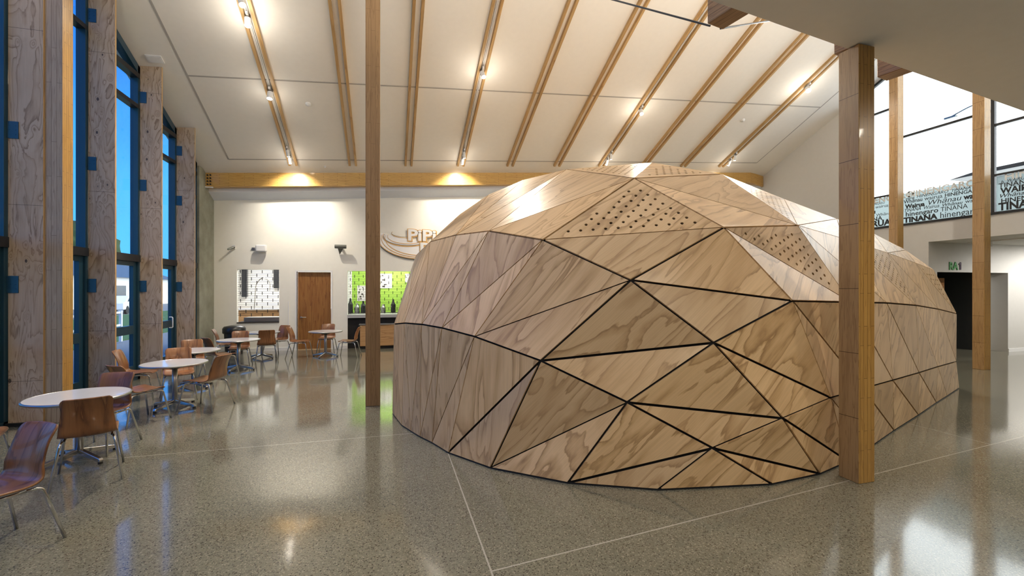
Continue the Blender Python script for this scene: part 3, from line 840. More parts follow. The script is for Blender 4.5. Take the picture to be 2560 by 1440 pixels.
# ------------------------------------------------------------------ the plywood dome
C0 = Vector((3.653, 7.007)); AL = .25; U = Vector((math.cos(AL), math.sin(AL)))
RD, HD, PZ, PD, KXY, KZ = 3.597, 3.879, 3.362, 1.856, .036, .022
TEND = (Vector((onz(2398, 971).x, onz(2398, 971).y)) - C0).dot(U)
def dome_at(P):
    v_ = Vector((P.x, P.y)) - C0; t = max(0.0, v_.dot(U)); A = C0 + U * t
    d = (Vector((P.x, P.y)) - A).length
    return A, 1 - KXY * t, (d / ((1 - KXY * t) * RD)) ** PD + (max(P.z, 0) / ((1 - KZ * t) * HD)) ** PZ
def hit(px, py, tangent=False):
    d = ray(px, py); best = (9e9, None); w = 2.5
    while w < 13:
        P = O3 + d * w
        if P.z < 0: break
        t = (Vector((P.x, P.y)) - C0).dot(U)
        if t > TEND: break
        f_ = dome_at(P)[2]
        if f_ < best[0]: best = (f_, P)
        if f_ <= 1 and not tangent:
            a, b = w - .02, w
            for _ in range(20):
                m = (a + b) / 2
                if dome_at(O3 + d * m)[2] <= 1: b = m
                else: a = m
            return O3 + d * b
        w += .02
    return best[1]
def push(A, P):
    A3 = Vector((A.x, A.y, 0)); lo_, hi_ = .05, 4.0
    for _ in range(40):
        m = (lo_ + hi_) / 2; Q = A3 + (P - A3) * m
        v_ = Vector((Q.x, Q.y)) - C0; t = max(0.0, v_.dot(U)); dd = (Vector((Q.x, Q.y)) - (C0 + U * t)).length
        f_ = (dd / ((1 - KXY * t) * RD)) ** PD + (max(Q.z, 0) / ((1 - KZ * t) * HD)) ** PZ
        if f_ < 1: lo_ = m
        else: hi_ = m
    return A3 + (P - A3) * lo_
PX = {
 'b0': (981, 1035), 'b1': (1004, 1065), 'b2': (1027, 1080), 'b3': (1050, 1094), 'b4': (1080, 1109), 'b5': (1120.5, 1134), 'b6': (1226, 1172),
 'b7': (1420, 1210), 'b8': (1647, 1227), 'b9': (1930, 1213), 'b10': (2050, 1187), 'b11': (2120, 1156), 'b12': (2175, 1120), 'b13': (2235, 1078),
 'b14': (2296, 1039), 'b15': (2341, 1008), 'b16': (2368, 991), 'b17': (2398, 971),
 'm0': (985, 810), 'm1': (1011, 807.5), 'm2': (1054, 811), 'm3': (1104.5, 820), 'm4': (1185.5, 841.5), 'm5': (1351, 902), 'm6': (1568, 1006), 'm7': (1782, 1120.5),
 'q1': (1958, 1046), 'q2': (2078, 995), 'q2b': (2158, 972), 'q3': (2232.5, 951), 'q4': (2298, 932), 'q5': (2345, 917), 'q6': (2391, 904),
 'p1': (1785, 857), 'n1': (1577, 700), 'r1': (1982, 752), 'r2': (2126, 755), 'r3': (2217, 757), 'r4': (2290, 763), 'r5': (2346, 772.5), 'r6': (2392, 784),
 's1': (1810, 568), 's2': (1994, 563), 's3': (2108, 596), 's4': (2219, 632), 's5': (2289, 657), 's6': (2335, 675),
 't0': (1417, 423), 't1': (1586, 445), 't2': (1804, 435), 't3': (1631, 406),
 'u0': (1075, 604), 'u1': (1140, 587), 'u2': (1222, 577), 'u3': (1357, 599), 'uu': (1039, 639),
 'v1': (1310, 449), 'v2': (1222, 486), 'v3': (1150, 535),
 'w1': (1960, 497), 'w2': (2092, 547), 'w3': (2183, 583), 'w4': (2264, 625)}
V = {}
for k_, (a, b) in PX.items():
    V[k_] = onz(a, b, 0.0) if k_[0] == 'b' else hit(a, b, k_ in ('m0', 'uu', 'v3', 'v2', 'v1', 't0', 't3', 'w1', 'w2', 'w3', 'w4'))
def bz(name): return V[name]
for k_ in V:
    if k_[0] == 'b': V[k_] = V[k_] + Vector((0, 0, .012))
# the flat top panel stays planar
n_ = (V['t1'] - V['t0']).cross(V['t2'] - V['t0']).normalized()
d = ray(*PX['t3']); tt = (V['t0'] - O3).dot(n_) / d.dot(n_)
if False: V['t3'] = O3 + d * tt
T = """b0 b1 m0;b1 m1 m0;b1 b2 m1;b2 m2 m1;b2 b3 m2;b3 m3 m2;b3 b4 m3;b4 m4 m3;b4 b5 m4;b5 m5 m4;b5 b6 m5;b6 m6 m5;b6 b7 m6;b7 m7 m6;b7 b8 m7;b8 b9 m7;
b9 b10 m7;b10 q1 m7;b10 b11 q1;b11 q2 q1;b11 b12 q2;b12 q2b q2;b12 b13 q2b;b13 q3 q2b;b13 b14 q3;b14 q4 q3;b14 b15 q4;b15 q5 q4;b15 b16 q5;b16 q6 q5;b16 b17 q6;
m6 m7 q1;m6 q1 p1;p1 q1 q2;p1 q2 r1;m5 m6 p1;m5 p1 n1;n1 p1 r1;n1 r1 s1;m4 m5 n1;m4 n1 u3;m3 m4 u3;m3 u3 u2;m2 m3 u2;m2 u2 u1;m2 u1 u0;m1 m2 u0;m1 u0 uu;m0 m1 uu;
u3 n1 s1;u3 s1 t1;u2 u3 t1;u2 t1 t0;u1 u2 t0;u1 t0 v1;u1 v1 v2;u0 u1 v2;u0 v2 v3;uu u0 v3;
t1 s1 s2;t1 s2 t2;s1 r1 r2;s1 r2 s2;s2 r2 r3;s2 r3 s3;s3 r3 r4;s3 r4 s4;s4 r4 r5;s4 r5 s5;s5 r5 r6;s5 r6 s6;
r1 q2 q2b;r1 q2b r2;r2 q2b q3;r2 q3 r3;r3 q3 q4;r3 q4 r4;r4 q4 q5;r4 q5 r5;r5 q5 q6;r5 q6 r6;
t2 s2 w1;s2 w2 w1;s2 s3 w2;s3 w3 w2;s3 s4 w3;s4 w4 w3;s4 s5 w4;s5 s6 w4"""
TRI = [tuple(s.split()) for s in T.replace('\n', '').split(';') if s.strip()]
QUAD = []
TRI += [('t0', 't1', 't3'), ('t1', 't2', 't3')]
PERF = {('t0', 't1', 't3'): (.12, .12), ('t1', 't2', 't3'): (.12, .12), ('u3', 's1', 't1'): (.134, .10), ('s1', 'r2', 's2'): (.125, .085), ('t2', 's2', 'w1'): (.13, .10), ('s3', 'r4', 's4'): (.125, .09), ('s5', 'r6', 's6'): (.125, .09)}
THICK = set()
for ch in ('b0 m0', 'm0 m1 m2 m3 m4 m5 m6 m7 b9', 'uu u0 u1 u2 u3 n1 p1 q1 b10', 'b6 m5 n1 s1 t1 t0', 'b7 m6 p1 r1', 'm5 p1 q2', 'm5 b5', 'n1 r1 r2 r3 r4 r5 r6', 'm7 q1 q2 q2b q3 q4 q5 q6', 't1 u3',
           's1 r1', 's1 s2', 'm6 q1 b11', 'm7 b8', 'b7 m7 b10', 't1 t2', 'q1 b11', 'r1 q2b b13', 'r2 q3 b14', 'r3 q4 b15'):
    c_ = ch.split()
    for a, b in zip(c_, c_[1:]): THICK.add(frozenset((a, b)))
# hidden rear of the shell: outline points carried round the back over the same surface
OUTL = ['b0', 'm0', 'uu', 'v3', 'v2', 'v1', 't0', 't3', 't2', 'w1', 'w2', 'w3', 'w4', 's6', 'r6', 'q6', 'b17']
NB_ = len(OUTL)
ends = []
for i in range(NB_):
    f_ = i / (NB_ - 1)
    if i == 0: ends.append(V['b0']); continue
    if i == NB_ - 1: ends.append(V['b17']); continue
    if i <= 7:
        b = math.radians(172 - (172 - 102) * (i - 1) / 6); q = C0 + Vector((math.cos(b), math.sin(b))) * RD
    elif i <= 13:
        t = (i - 7) / 6 * (TEND - .05); k = 1 - KXY * t; q = C0 + U * t + Vector((-U.y, U.x)) * RD * k
    else:
        t = TEND; k = 1 - KXY * t; q = C0 + U * t + Vector((-U.y, U.x)) * RD * k * {14: .55, 15: -.15}[i]
    ends.append(Vector((q.x, q.y, .012)))
LV = 3
for i, o_ in enumerate(OUTL):
    for j in range(1, LV + 1):
        nm = 'z%d_%d' % (i, j)
        if i in (0, NB_ - 1): V[nm] = V[o_]; continue
        if j == LV: V[nm] = ends[i]; continue
        P = V[o_].lerp(ends[i], j / LV)
        A, k, f_ = dome_at(P)
        if i < 14:
            P = push(A, P)
        V[nm] = P
def zn(i, j):
    if i == 0: return 'b0'
    if i == NB_ - 1: return 'b17'
    return OUTL[i] if j == 0 else 'z%d_%d' % (i, j)
for i in range(NB_ - 1):
    for j in range(LV):
        a, b, c, d = zn(i, j), zn(i + 1, j), zn(i + 1, j + 1), zn(i, j + 1)
        for t3 in ((a, b, c), (a, c, d)):
            if len(set(t3)) == 3: TRI.append(t3)
CEN = Vector((5.2, 7.2, 1.0))
dome = empty('plywood_dome', (C0.x + 2, C0.y + .4, 0)); base = Vector(dome.location)
tag(dome, 'huge faceted dome of triangular plywood panels with dark joints, filling the middle of the hall', 'dome')
def poly_inset(pts2, offs):
    n = len(pts2); out = []
    lines = []
    for i in range(n):
        a = pts2[i]; b = pts2[(i + 1) % n]; dr = (b - a).normalized(); nn = Vector((-dr.y, dr.x))
        lines.append((a + nn * offs[i], dr))
    for i in range(n):
        p0, d0_ = lines[i - 1]; p1_, d1 = lines[i]
        cr = d0_.x * d1.y - d0_.y * d1.x
        if abs(cr) < 1e-6: out.append(p1_); continue
        t = ((p1_.x - p0.x) * d1.y - (p1_.y - p0.y) * d1.x) / cr
        out.append(p0 + d0_ * t)
    return out
def area2(p): return sum(p[i].x * p[(i + 1) % len(p)].y - p[(i + 1) % len(p)].x * p[i].y for i in range(len(p))) / 2
GR = Vector((.75, -.05, .66)).normalized()
cntp = 0
vn = {}
def panel(keys):
    global cntp
    P = [V[k] for k in keys]
    n = (P[1] - P[0]).cross(P[-1] - P[0])
    if n.length < 1e-5: return
    n.normalize(); c = sum(P, Vector()) / len(P)
    if n.dot(c - CEN) < 0: P = P[::-1]; keys = keys[::-1]; n = -n
    for k in keys: vn[k] = vn.get(k, Vector()) + n
    # grain direction in the panel plane; steeper on the upright left panels
    g = GR if c.x > 1.4 or c.z > 2.4 else Vector((.12, .1, 1))
    ex_ = (g - n * g.dot(n)).normalized(); ey_ = n.cross(ex_)
    Mx = Matrix((ex_, ey_, n)).transposed().to_4x4(); Mx.translation = c - base
    Mi = Matrix((ex_, ey_, n))
    p2 = [Vector(((Mi @ (p - c)).x, (Mi @ (p - c)).y)) for p in P]
    offs = [.0012 if set((keys[i], keys[(i + 1) % len(keys)])) == {'t1', 't3'} else .0115 if frozenset((keys[i], keys[(i + 1) % len(keys)])) in THICK else .0058 for i in range(len(keys))]
    ins = poly_inset(p2, offs)
    if area2(ins) < .002 or area2(ins) > area2(p2) * 1.01:
        ins = poly_inset(p2, [.001] * len(p2))
        if area2(ins) < 1e-5 or area2(ins) > area2(p2): return
    pk = None
    for q_ in PERF:
        if set(q_) == set(keys): pk = PERF[q_]
    if keys and set(keys) == {'t0', 't1', 't2', 't3'}: pk = (.16, .20)
    th = .018
    if pk is None:
        bm = bmesh.new(); prism(bm, [(q.x, q.y, -th) for q in ins], (0, 0, th))
        o = mesh('plywood_panel', bm, M['dome'], dome)
    else:
        sp_, mar = pk
        cu = bpy.data.curves.new('c', 'CURVE'); cu.dimensions = '2D'; cu.fill_mode = 'BOTH'; cu.extrude = th / 2
        def spl(pts):
            s_ = cu.splines.new('POLY'); s_.points.add(len(pts) - 1)
            for i, q in enumerate(pts): s_.points[i].co = (q.x, q.y, 0, 1)
            s_.use_cyclic_u = True
        spl(ins)
        inner = poly_inset(p2, [mar] * len(p2))
        if area2(inner) > 0:
            # rows parallel to the longest edge
            L_ = [(p2[(i + 1) % len(p2)] - p2[i]).length for i in range(len(p2))]; im = L_.index(max(L_))
            a0 = inner[im]; dr = (inner[(im + 1) % len(inner)] - a0).normalized(); nn = Vector((-dr.y, dr.x))
            def inside(q):
                for i in range(len(inner)):
                    a = inner[i]; b = inner[(i + 1) % len(inner)]
                    if (b.x - a.x) * (q.y - a.y) - (b.y - a.y) * (q.x - a.x) < -1e-4: return False
                return True
            for r_ in range(0, 24):
                for s_ in range(-30, 40):
                    q = a0 + nn * (r_ * sp_ * .62) + dr * ((s_ + (r_ % 2) * .5) * sp_)
                    if inside(q): spl([q + Vector((math.cos(-2 * PI * k / 12), math.sin(-2 * PI * k / 12))) * .0175 for k in range(12)])
        oc = bpy.data.objects.new('c', cu); COL.objects.link(oc)
        dg = bpy.context.evaluated_depsgraph_get(); dg.update()
        me = bpy.data.meshes.new_from_object(oc.evaluated_get(dg)); bpy.data.objects.remove(oc)
        for v_ in me.vertices: v_.co.z -= th / 2
        for p_ in me.polygons: p_.use_smooth = False
        o = link('perforated_panel', me, M['dome'], dome); o['label'] = 'panel drilled with rows of round holes'
    o.matrix_local = Mx; cntp += 1
for t3 in TRI: panel(list(t3))
for q4_ in QUAD: panel(list(q4_))
# dark liner behind the joints
bm = bmesh.new(); bv = {}
for k, n in vn.items():
    n = n.normalized(); p = V[k] - n * .034; p.z = max(p.z, .004)
    bv[k] = bm.verts.new(p - base)
for t3 in TRI + QUAD:
    try: bm.faces.new([bv[k] for k in t3])
    except Exception: pass
bmesh.ops.remove_doubles(bm, verts=bm.verts, dist=1e-4)
mesh('dark_liner', bm, M['dark'], dome)
# kick strip at the foot
bm = bmesh.new(); foot = ['b%d' % i for i in range(18)]
for a, b in zip(foot, foot[1:]):
    A_, B_ = V[a] - base, V[b] - base; dr = (B_ - A_).normalized(); inn = Vector((-dr.y, dr.x, 0))
    prism(bm, [(A_.x, A_.y, 0) , (B_.x, B_.y, 0), (B_.x, B_.y, .011), (A_.x, A_.y, .011)], inn * .03)
mesh('kick_strip', bm, M['frame_dk'], dome)

# ------------------------------------------------------------------ back wall items
# servery shutter windows and what stands behind
def shutter(x0, x1, z0, z1, y, label, link_dx):
    root = empty('security_grille', (x0, y, z0)); tag(root, label, 'security grille', 'rod grilles in the servery openings')
    bm = bmesh.new(); w, h_ = x1 - x0, z1 - z0; n = int(h_ / .052)
    for k in range(n):
        z = h_ - .01 - k * h_ / n
        box(bm, 0, w, -.004, .004, z - .005, z + .005)
    mesh('rods', bm, M['frame_dk'], root)
    bm = bmesh.new(); c_ = 0; x = link_dx / 2
    while x < w:
        for k in range(0, n, 4):
            kk = k + (2 if c_ % 2 else 0)
            z = h_ - .01 - kk * h_ / n
            if z - h_ / n * 1.6 > 0: box(bm, x - .009, x + .009, -.007, .007, z - h_ / n * 1.7, z)
        x += link_dx; c_ += 1
    mesh('links', bm, M['frame_dk'], root)
    return root
shz0 = bw(640, 795)[1]
shutter(w1x0 + .01, w1x1 - .01, w1z0 + .16, w1z1 - .01, YB + .05, 'black rod grille in the small servery window left of the wooden door', .145)
cz = bw(900, 789)[1]
shutter(w2x0 + .01, w2x1 - .01, cz + .05, w2z1 - .01, YB + .05, 'wide black rod grille over the counter, lime green wall behind', .13)
# sills
bm = bmesh.new(); box(bm, w1x0, w1x1, YB - .02, YB + .5, w1z0 - .03, w1z0)
struct(mesh('trim_4', bm, M['bench']))
bm = bmesh.new(); box(bm, w1x0 + .15, w1x1, YB + .12, YB + .6, w1z0, w1z0 + .13)
o = mesh('bench_upstand', bm, M['steel']); tag(o, 'pale steel bench edge inside the small servery window', 'bench')
# kitchen room
bm = bmesh.new()
kx0, kx1, ky = -5.6, w2x0 - .25, 18.2
box(bm, kx0, kx1, ky, ky + .1, 0, 3.2); box(bm, kx0 - .1, kx0, YB, ky, 0, 3.2); box(bm, kx1, kx1 + .08, YB + .17, ky, 0, 3.2)
box(bm, kx0, 4, YB + .17, 18.3, 3.2, 3.3)
struct(mesh('wall_kitchen', bm, M['kitchen']))
for xx in (590 + 22, 692):
    X0 = ony(xx - 7, 700, 18.1).x; X1 = ony(xx + 6, 700, 18.1).x
    zt_ = ony(xx, 660, 18.1).z; zb_ = ony(xx, 742 if xx < 640 else 720, 18.1).z
    bm = bmesh.new(); box(bm, X0, X1, 18.05, 18.2, zb_, zt_)
    tag(mesh('dark_window_strip', bm, M['black']), 'dark narrow kitchen window seen through the small grille, %s one' % ('left' if xx < 640 else 'right'), 'window strip')
root = empty('kitchen_bench', (-4.2, 17.4, 0)); tag(root, 'brown topped kitchen bench behind the small grille', 'bench')
bm = bmesh.new(); box(bm, -1.2, 2.4, -.4, .5, 0, 1.15); mesh('bench_body', bm, M['cabinet'], root)
bm = bmesh.new(); box(bm, -1.2, 2.4, -.45, .5, 1.15, 1.19); mesh('bench_top', bm, M['white'], root)
bm = bmesh.new(); tp = ony(655, 745, 16.9)
tube(bm, fillet([(tp.x - .25, 16.95, 1.19), (tp.x - .2, 16.95, 2.05), (tp.x + .02, 16.95, 2.3), (tp.x + .25, 16.95, 2.1), (tp.x + .22, 16.95, 1.8)], .15), .018, 8)
tag(mesh('tap', bm, M['chrome']), 'tall gooseneck tap behind the small grille', 'tap')
ld = bpy.data.lights.new('kitchen_light', 'AREA'); ld.energy = 75; ld.size = 1.6; lo_ = bpy.data.objects.new('kitchen_light', ld); COL.objects.link(lo_); lo_.location = (-3.4, 16.6, 3.15)
bm = bmesh.new(); lathe(bm, [(0, -.03), (.28, -.03), (.3, 0)], 24, (-3.4, 16.6, 3.195)); tag(mesh('ceiling_lamp', bm, M['lens']), 'round lit ceiling lamp inside the kitchen', 'lamp')
# shop behind the wide counter
gy = 17.2
bm = bmesh.new(); gx0 = ony(880, 700, gy).x
box(bm, gx0, 4, gy, gy + .1, 0, 3.2)
struct(mesh('wall_green', bm, M['green_wall']))
bm = bmesh.new(); box(bm, kx1 + .09, gx0, gy, gy + .1, 0, 3.2); box(bm, 4, 4.1, YB + .17, gy + .1, 0, 3.2); struct(mesh('wall_shop', bm, M['kitchen']))
ld = bpy.data.lights.new('shop_light', 'AREA'); ld.energy = 60; ld.size = 1.4; lo_ = bpy.data.objects.new('shop_light', ld); COL.objects.link(lo_); lo_.location = (0.2, 16.2, 3.15)
bm = bmesh.new(); lathe(bm, [(0, -.03), (.28, -.03), (.3, 0)], 24, (0.2, 16.2, 3.195)); tag(mesh('ceiling_lamp', bm, M['lens']), 'round lit ceiling lamp behind the wide counter grille', 'lamp')
def poster(x0, y0, x1, y1, label):
    a = ony(x0, y0, gy - .02); b = ony(x1, y1, gy - .02)
    root = empty('poster', (a.x, gy - .012, b.z)); tag(root, label, 'poster', 'posters on the lime green wall')
    w, h_ = b.x - a.x, a.z - b.z
    bm = bmesh.new(); box(bm, 0, w, 0, .01, 0, h_); mesh('sheet', bm, M['paper'], root)
    rr = random.Random(int(x0))
    for k in range(6):
        px_, pz_ = rr.uniform(.05, .7) * w, (.08 + k * .15) * h_
        bm = bmesh.new(); box(bm, px_, px_ + rr.uniform(.08, .26) * w, -.003, -.001, pz_, pz_ + rr.uniform(.05, .12) * h_)
        mesh('printed_figure', bm, M['bench'], root)
poster(893, 714, 914, 752, 'pale poster on the green wall left of the slim column')
poster(950, 684, 980, 721, 'white poster with dark figures right of the slim column')
poster(1013, 684, 1035, 706, 'white poster mostly hidden behind the dome edge')
# shelf items on the servery bench
rr = random.Random(5)
for k, (x, h_, wh) in enumerate(((876, .50, 'tall black container at the left end of the bench behind the wide grille'), (893, .34, 'steel container left of the slim column behind the wide grille'), (908, .42, 'black container touching the slim column, behind the wide grille'),
        (958, .30, 'steel pot just right of the slim column behind the wide grille'), (983, .46, 'tall pointed black container right of the slim column behind the grille'))):
    p = ony(x, 785, 16.3)
    bm = bmesh.new(); w = .085
    lathe(bm, [(0, 0), (w, 0), (w, h_ * .6), (w * .5, h_ * .8), (w * .35, h_), (0, h_)], 14, (p.x, 16.3, 1.04))
    tag(mesh('kitchen_container', bm, M['black'] if k % 2 == 0 else M['steel']), wh, 'container', 'containers behind the wide grille')
bm = bmesh.new(); box(bm, kx1 + .09, 3.9, 15.9, 16.7, 0, 1.04)
tag(mesh('back_bench', bm, M['bench']), 'dark back bench behind the wide counter grille', 'bench')
# counter
root = empty('servery_counter', (w2x0, YB, 0)); tag(root, 'servery counter with pale top and black front under the wide grille', 'counter')
bm = bmesh.new(); box(bm, 0, w2x1 - w2x0, -.04, .55, cz - .07, cz + .03); mesh('counter_top', bm, flat('pale_stone_top', (.42, .43, .44), .3), root)
bm = bmesh.new(); box(bm, 0, w2x1 - w2x0, .03, .5, 0, cz - .07); mesh('counter_front', bm, M['dark'], root)
a = ony(900, 812, YB - .35).x; zt_ = ony(940, 810, YB - .35).z
root = empty('low_cabinet', (a, YB - .35, 0)); tag(root, 'low light wood cabinet in front of the black counter, between slim column and dome', 'cabinet')
bm = bmesh.new(); box(bm, 0, 2.0, 0, .34, .1, zt_ - .03); mesh('cabinet_body', bm, M['cabinet'], root)
bm = bmesh.new(); box(bm, -.03, 2.03, -.02, .36, zt_ - .03, zt_); mesh('cabinet_top', bm, M['steel'], root)
bm = bmesh.new(); box(bm, .03, 1.97, .04, .34, 0, .1); mesh('plinth', bm, M['dark'], root)
# door
root = empty('door_1', (dx0, YB, 0)); struct(root)
bm = bmesh.new(); w = dx1 - dx0
fw = .045
box(bm, -fw, 0, -.015, .12, 0, dz1 + fw); box(bm, w, w + fw, -.015, .12, 0, dz1 + fw); box(bm, 0, w, -.015, .12, dz1, dz1 + fw)
mesh('door_frame', bm, M['white'], root)
bm = bmesh.new(); prism(bm, [(.02, .02, 0), (dz1 - .01, .02, 0), (dz1 - .01, w - .02, 0), (.02, w - .02, 0)], (0, 0, .04))
o = mesh('door_leaf', bm, M['door'], root); o.matrix_local = Matrix(((0, 1, 0, 0), (0, 0, 1, .06), (1, 0, 0, 0), (0, 0, 0, 1)))
hz = bw(753, 793)[1]
dh = empty('door_handle'); 
bpy.data.objects.remove(dh)
bm = bmesh.new(); tube(bm, [(.12, .06, hz), (.12, .0, hz)], .03, 16); tube(bm, fillet([(.12, .0, hz), (.12, -.04, hz), (.27, -.04, hz - .005)], .02), .012, 8)
mesh('door_handle', bm, M['chrome'], root)
bm = bmesh.new(); box(bm, -.24, -.215, -.02, 0, .1, dz1 * .62); mesh('conduit', bm, M['white'], root)

# wall gadgets
p = ony(583, 620, YB); root = empty('security_camera', (p.x, YB, p.z)); tag(root, 'small white security camera high on the back wall, far left', 'camera')
bm = bmesh.new(); box(bm, -.02, .06, -.03, 0, -.02, .08); mesh('mount', bm, M['white'], root)
bm = bmesh.new(); tube(bm, [(.05, -.05, .03), (-.09, -.17, -.06)], .028, 10); mesh('camera_body', bm, M['grey'], root)
p = ony(656, 622, YB); root = empty('wall_speaker', (p.x, YB, p.z)); tag(root, 'rounded white box speaker on the back wall above the small grille', 'speaker')
bm = bmesh.new(); box(bm, -.15, .15, -.2, -.05, -.11, .11); o = mesh('speaker_box', bm, M['white'], root); bevel(o, .05, 4)
bm = bmesh.new(); box(bm, -.05, .05, -.05, 0, -.04, .04); box(bm, -.30, -.15, -.03, -.015, -.03, -.015); box(bm, -.28, -.2, -.012, 0, -.05, .03); mesh('bracket', bm, M['steel'], root)
p = ony(853, 618, YB); root = empty('wall_uplight', (p.x, YB, p.z)); tag(root, 'short dark grey tubular light on the back wall above the wide grille', 'wall light')
bm = bmesh.new(); tube(bm, [(-.17, -.20, .0), (-.165, -.20, 0), (.165, -.20, 0), (.17, -.20, 0)], [.05, .06, .06, .05], 16); mesh('light_tube', bm, M['grey'], root)
bm = bmesh.new(); prism(bm, [(-.09, -.19, -.03), (.09, -.19, -.03), (-.04, -.03, -.24)], (0, .012, 0)); box(bm, -.03, .03, -.19, 0, -.02, .02); mesh('wall_arm', bm, M['grey'], root)

# shell shaped sign with the PiPi lettering
SY = YB - .03
def sp_(cx, cy):  # crop pixels of the sign close-up -> wall plane
    q = ony(900 + cx / 9.846, 540 + cy / 9.846, SY); return q
root = empty('wall_sign', tuple(sp_(1400, 1000))); tag(root, 'white shell logo sign with outlined PiPi letters on the back wall beside the dome', 'sign')
rb = Vector(root.location)
def ell(c, rx, rz_, a0, a1, n=40): return [(c.x + rx * math.cos(a0 + (a1 - a0) * k / n), c.z + rz_ * math.sin(a0 + (a1 - a0) * k / n)) for k in range(n + 1)]
def strip(bm, pts, w0, w1, y, d):
    n = len(pts)
    L = []
    for i, (x, z) in enumerate(pts):
        a = pts[max(0, i - 1)]; b = pts[min(n - 1, i + 1)]; dx, dz = b[0] - a[0], b[1] - a[1]; l = math.hypot(dx, dz) or 1
        nx, nz = -dz / l, dx / l; t = math.sin(PI * i / (n - 1)); w_ = w0 + (w1 - w0) * t
        L.append(((x + nx * w_, z + nz * w_), (x - nx * w_, z - nz * w_)))
    for i in range(n - 1):
        q = [L[i][0], L[i + 1][0], L[i + 1][1], L[i][1]]
        prism(bm, [(a - rb.x, y - rb.y, b - rb.z) for a, b in q], (0, d, 0))
c0 = sp_(1450, 560); ax_ = sp_(430, 600); rx0 = c0.x - ax_.x; bt = sp_(1350, 1055); rz0 = c0.z - bt.z
bm = bmesh.new()
pts = ell(c0, rx0 * 1.0, rz0 * 1.0, PI * .93, PI * 1.85, 48)
prism(bm, [(a - rb.x, SY - rb.y, b - rb.z) for a, b in pts], (0, .03, 0))
mesh('sign_board', bm, flat('sign_white', (.92, .92, .92), .4), root)
def ring_part(nm, mat, *args):
    bm = bmesh.new(); strip(bm, *args); mesh(nm, bm, mat, root)
for s in (.99, .91, .82): ring_part('orange_ring', M['tan_line'], ell(c0, rx0 * s, rz0 * s, PI * .95, PI * 1.75), .004, .012, SY - .006, .008)
c1 = sp_(1150, 520)
r1x = c1.x - sp_(560, 520).x; r1z = c1.z - sp_(1150, 745).z
ring_part('orange_ring', M['tan_line'], ell(c1, r1x, r1z, PI * .9, PI * 1.98), .004, .016, SY - .008, .008)
ring_part('orange_ring', M['tan_line'], ell(c1, r1x * .80, r1z * .72, PI * .9, PI * 1.9), .003, .008, SY - .008, .008)
ring_part('orange_ring', M['tan_line'], ell(sp_(1080, 440), r1x * .52, r1z * .42, PI * .85, PI * 1.7), .003, .009, SY - .008, .008)
ring_part('grey_ring', M['grey'], ell(c1, r1x * .96, r1z * .90, PI * .9, PI * 1.98), .003, .008, SY - .010, .008)
ring_part('grey_ring', M['grey'], ell(sp_(1080, 430), r1x * .52, r1z * .38, PI * .9, PI * 1.6), .003, .007, SY - .010, .008)
ring_part('grey_ring', M['grey'], ell(c0, rx0 * 1.02, rz0 * 1.03, PI * 1.05, PI * 1.7), .005, .02, SY + .004, .008)
def sign_word(s, cx, cy, hpx, name_mat, y, bold, ext=.004):
    q0 = sp_(cx, cy); q1 = sp_(cx, cy - hpx); hgt = q1.z - q0.z
    me = text_mesh(s, hgt / .70, bold, 0, ext, 1.28, seg=4)
    for v_ in me.vertices:
        x, yy, z = v_.co; v_.co = Vector((q0.x + x - rb.x, y - z - rb.y, q0.z + yy - rb.z))
    return me
for s, cx, cy in (('PiPi', 1170, 600), ('P', 1470, 930)):
    link('letter_outline', sign_word(s, cx, cy, 265, None, SY - .012, .040), M['tan_line'], root)
    link('letters', sign_word(s, cx - 5, cy - 5, 265, None, SY - .022, .016), M['white'], root)

# RA1 sign letters on the lobby wall
p = ony(2372, 674, 8.795); p2_ = ony(2372, 655, 8.795); hgt = p2_.z - p.z
root = empty('wall_lettering', tuple(p)); tag(root, 'letters RA1 in green with a dark 1 over the dark doorway', 'sign')
me = text_mesh('RA', hgt / .70, .009, 0, .006)
wRA = max(v_.co.x for v_ in me.vertices); k_ = 32 / F * 12.9 / wRA / 1.02
for v_ in me.vertices: v_.co = Vector((v_.co.x * k_, -.008 - v_.co.z, v_.co.y))
link('green_letters', me, M['green_sign'], root)
x0_ = wRA * k_ + .03; bm = bmesh.new()
prism(bm, [(x0_ + a * hgt, -.014, b * hgt) for a, b in ((.22, 0), (.44, 0), (.44, 1), (.28, 1), (.20, .88), (.04, .80), (.04, .62), (.22, .70))], (0, .012, 0))
mesh('dark_numeral', bm, flat('dark_purple', (.05, .02, .06), .4), root)
# passage door and track lamp in the lobby
bm = bmesh.new(); a = ony(2340, 700, 9.6); b = ony(2361, 700, 9.6); box(bm, a.x - .5, b.x, 9.6, 9.65, 0, 2.2)
struct(mesh('door_2', bm, M['door']))
root = empty('ceiling_track', (15.6, 7.2, 3.17)); tag(root, 'thin white lighting track on the low lobby ceiling', 'lighting track')
bm = bmesh.new(); box(bm, -.02, .02, -2.5, 1.4, -.03, 0); mesh('track', bm, M['white'], root)
bm = bmesh.new(); tube(bm, [(0, .9, -.03), (0, .9, -.16)], .035, 12); mesh('lamp_head', bm, M['white'], root)

# litter bin
root = empty('litter_bin', (-4.25, 14.40, 0)); tag(root, 'glossy black round litter bin against the back wall below the small grille', 'bin')
bm = bmesh.new(); lathe(bm, [(0, 0), (.22, 0), (.25, .62), (0, .62)], 28); mesh('bin_body', bm, M['black'], root, False)
bm = bmesh.new(); lathe(bm, [(.27, .60), (.29, .62), (.29, .74), (.25, .80), (.1, .83), (0, .835)], 28); mesh('bin_lid', bm, M['black'], root, True)

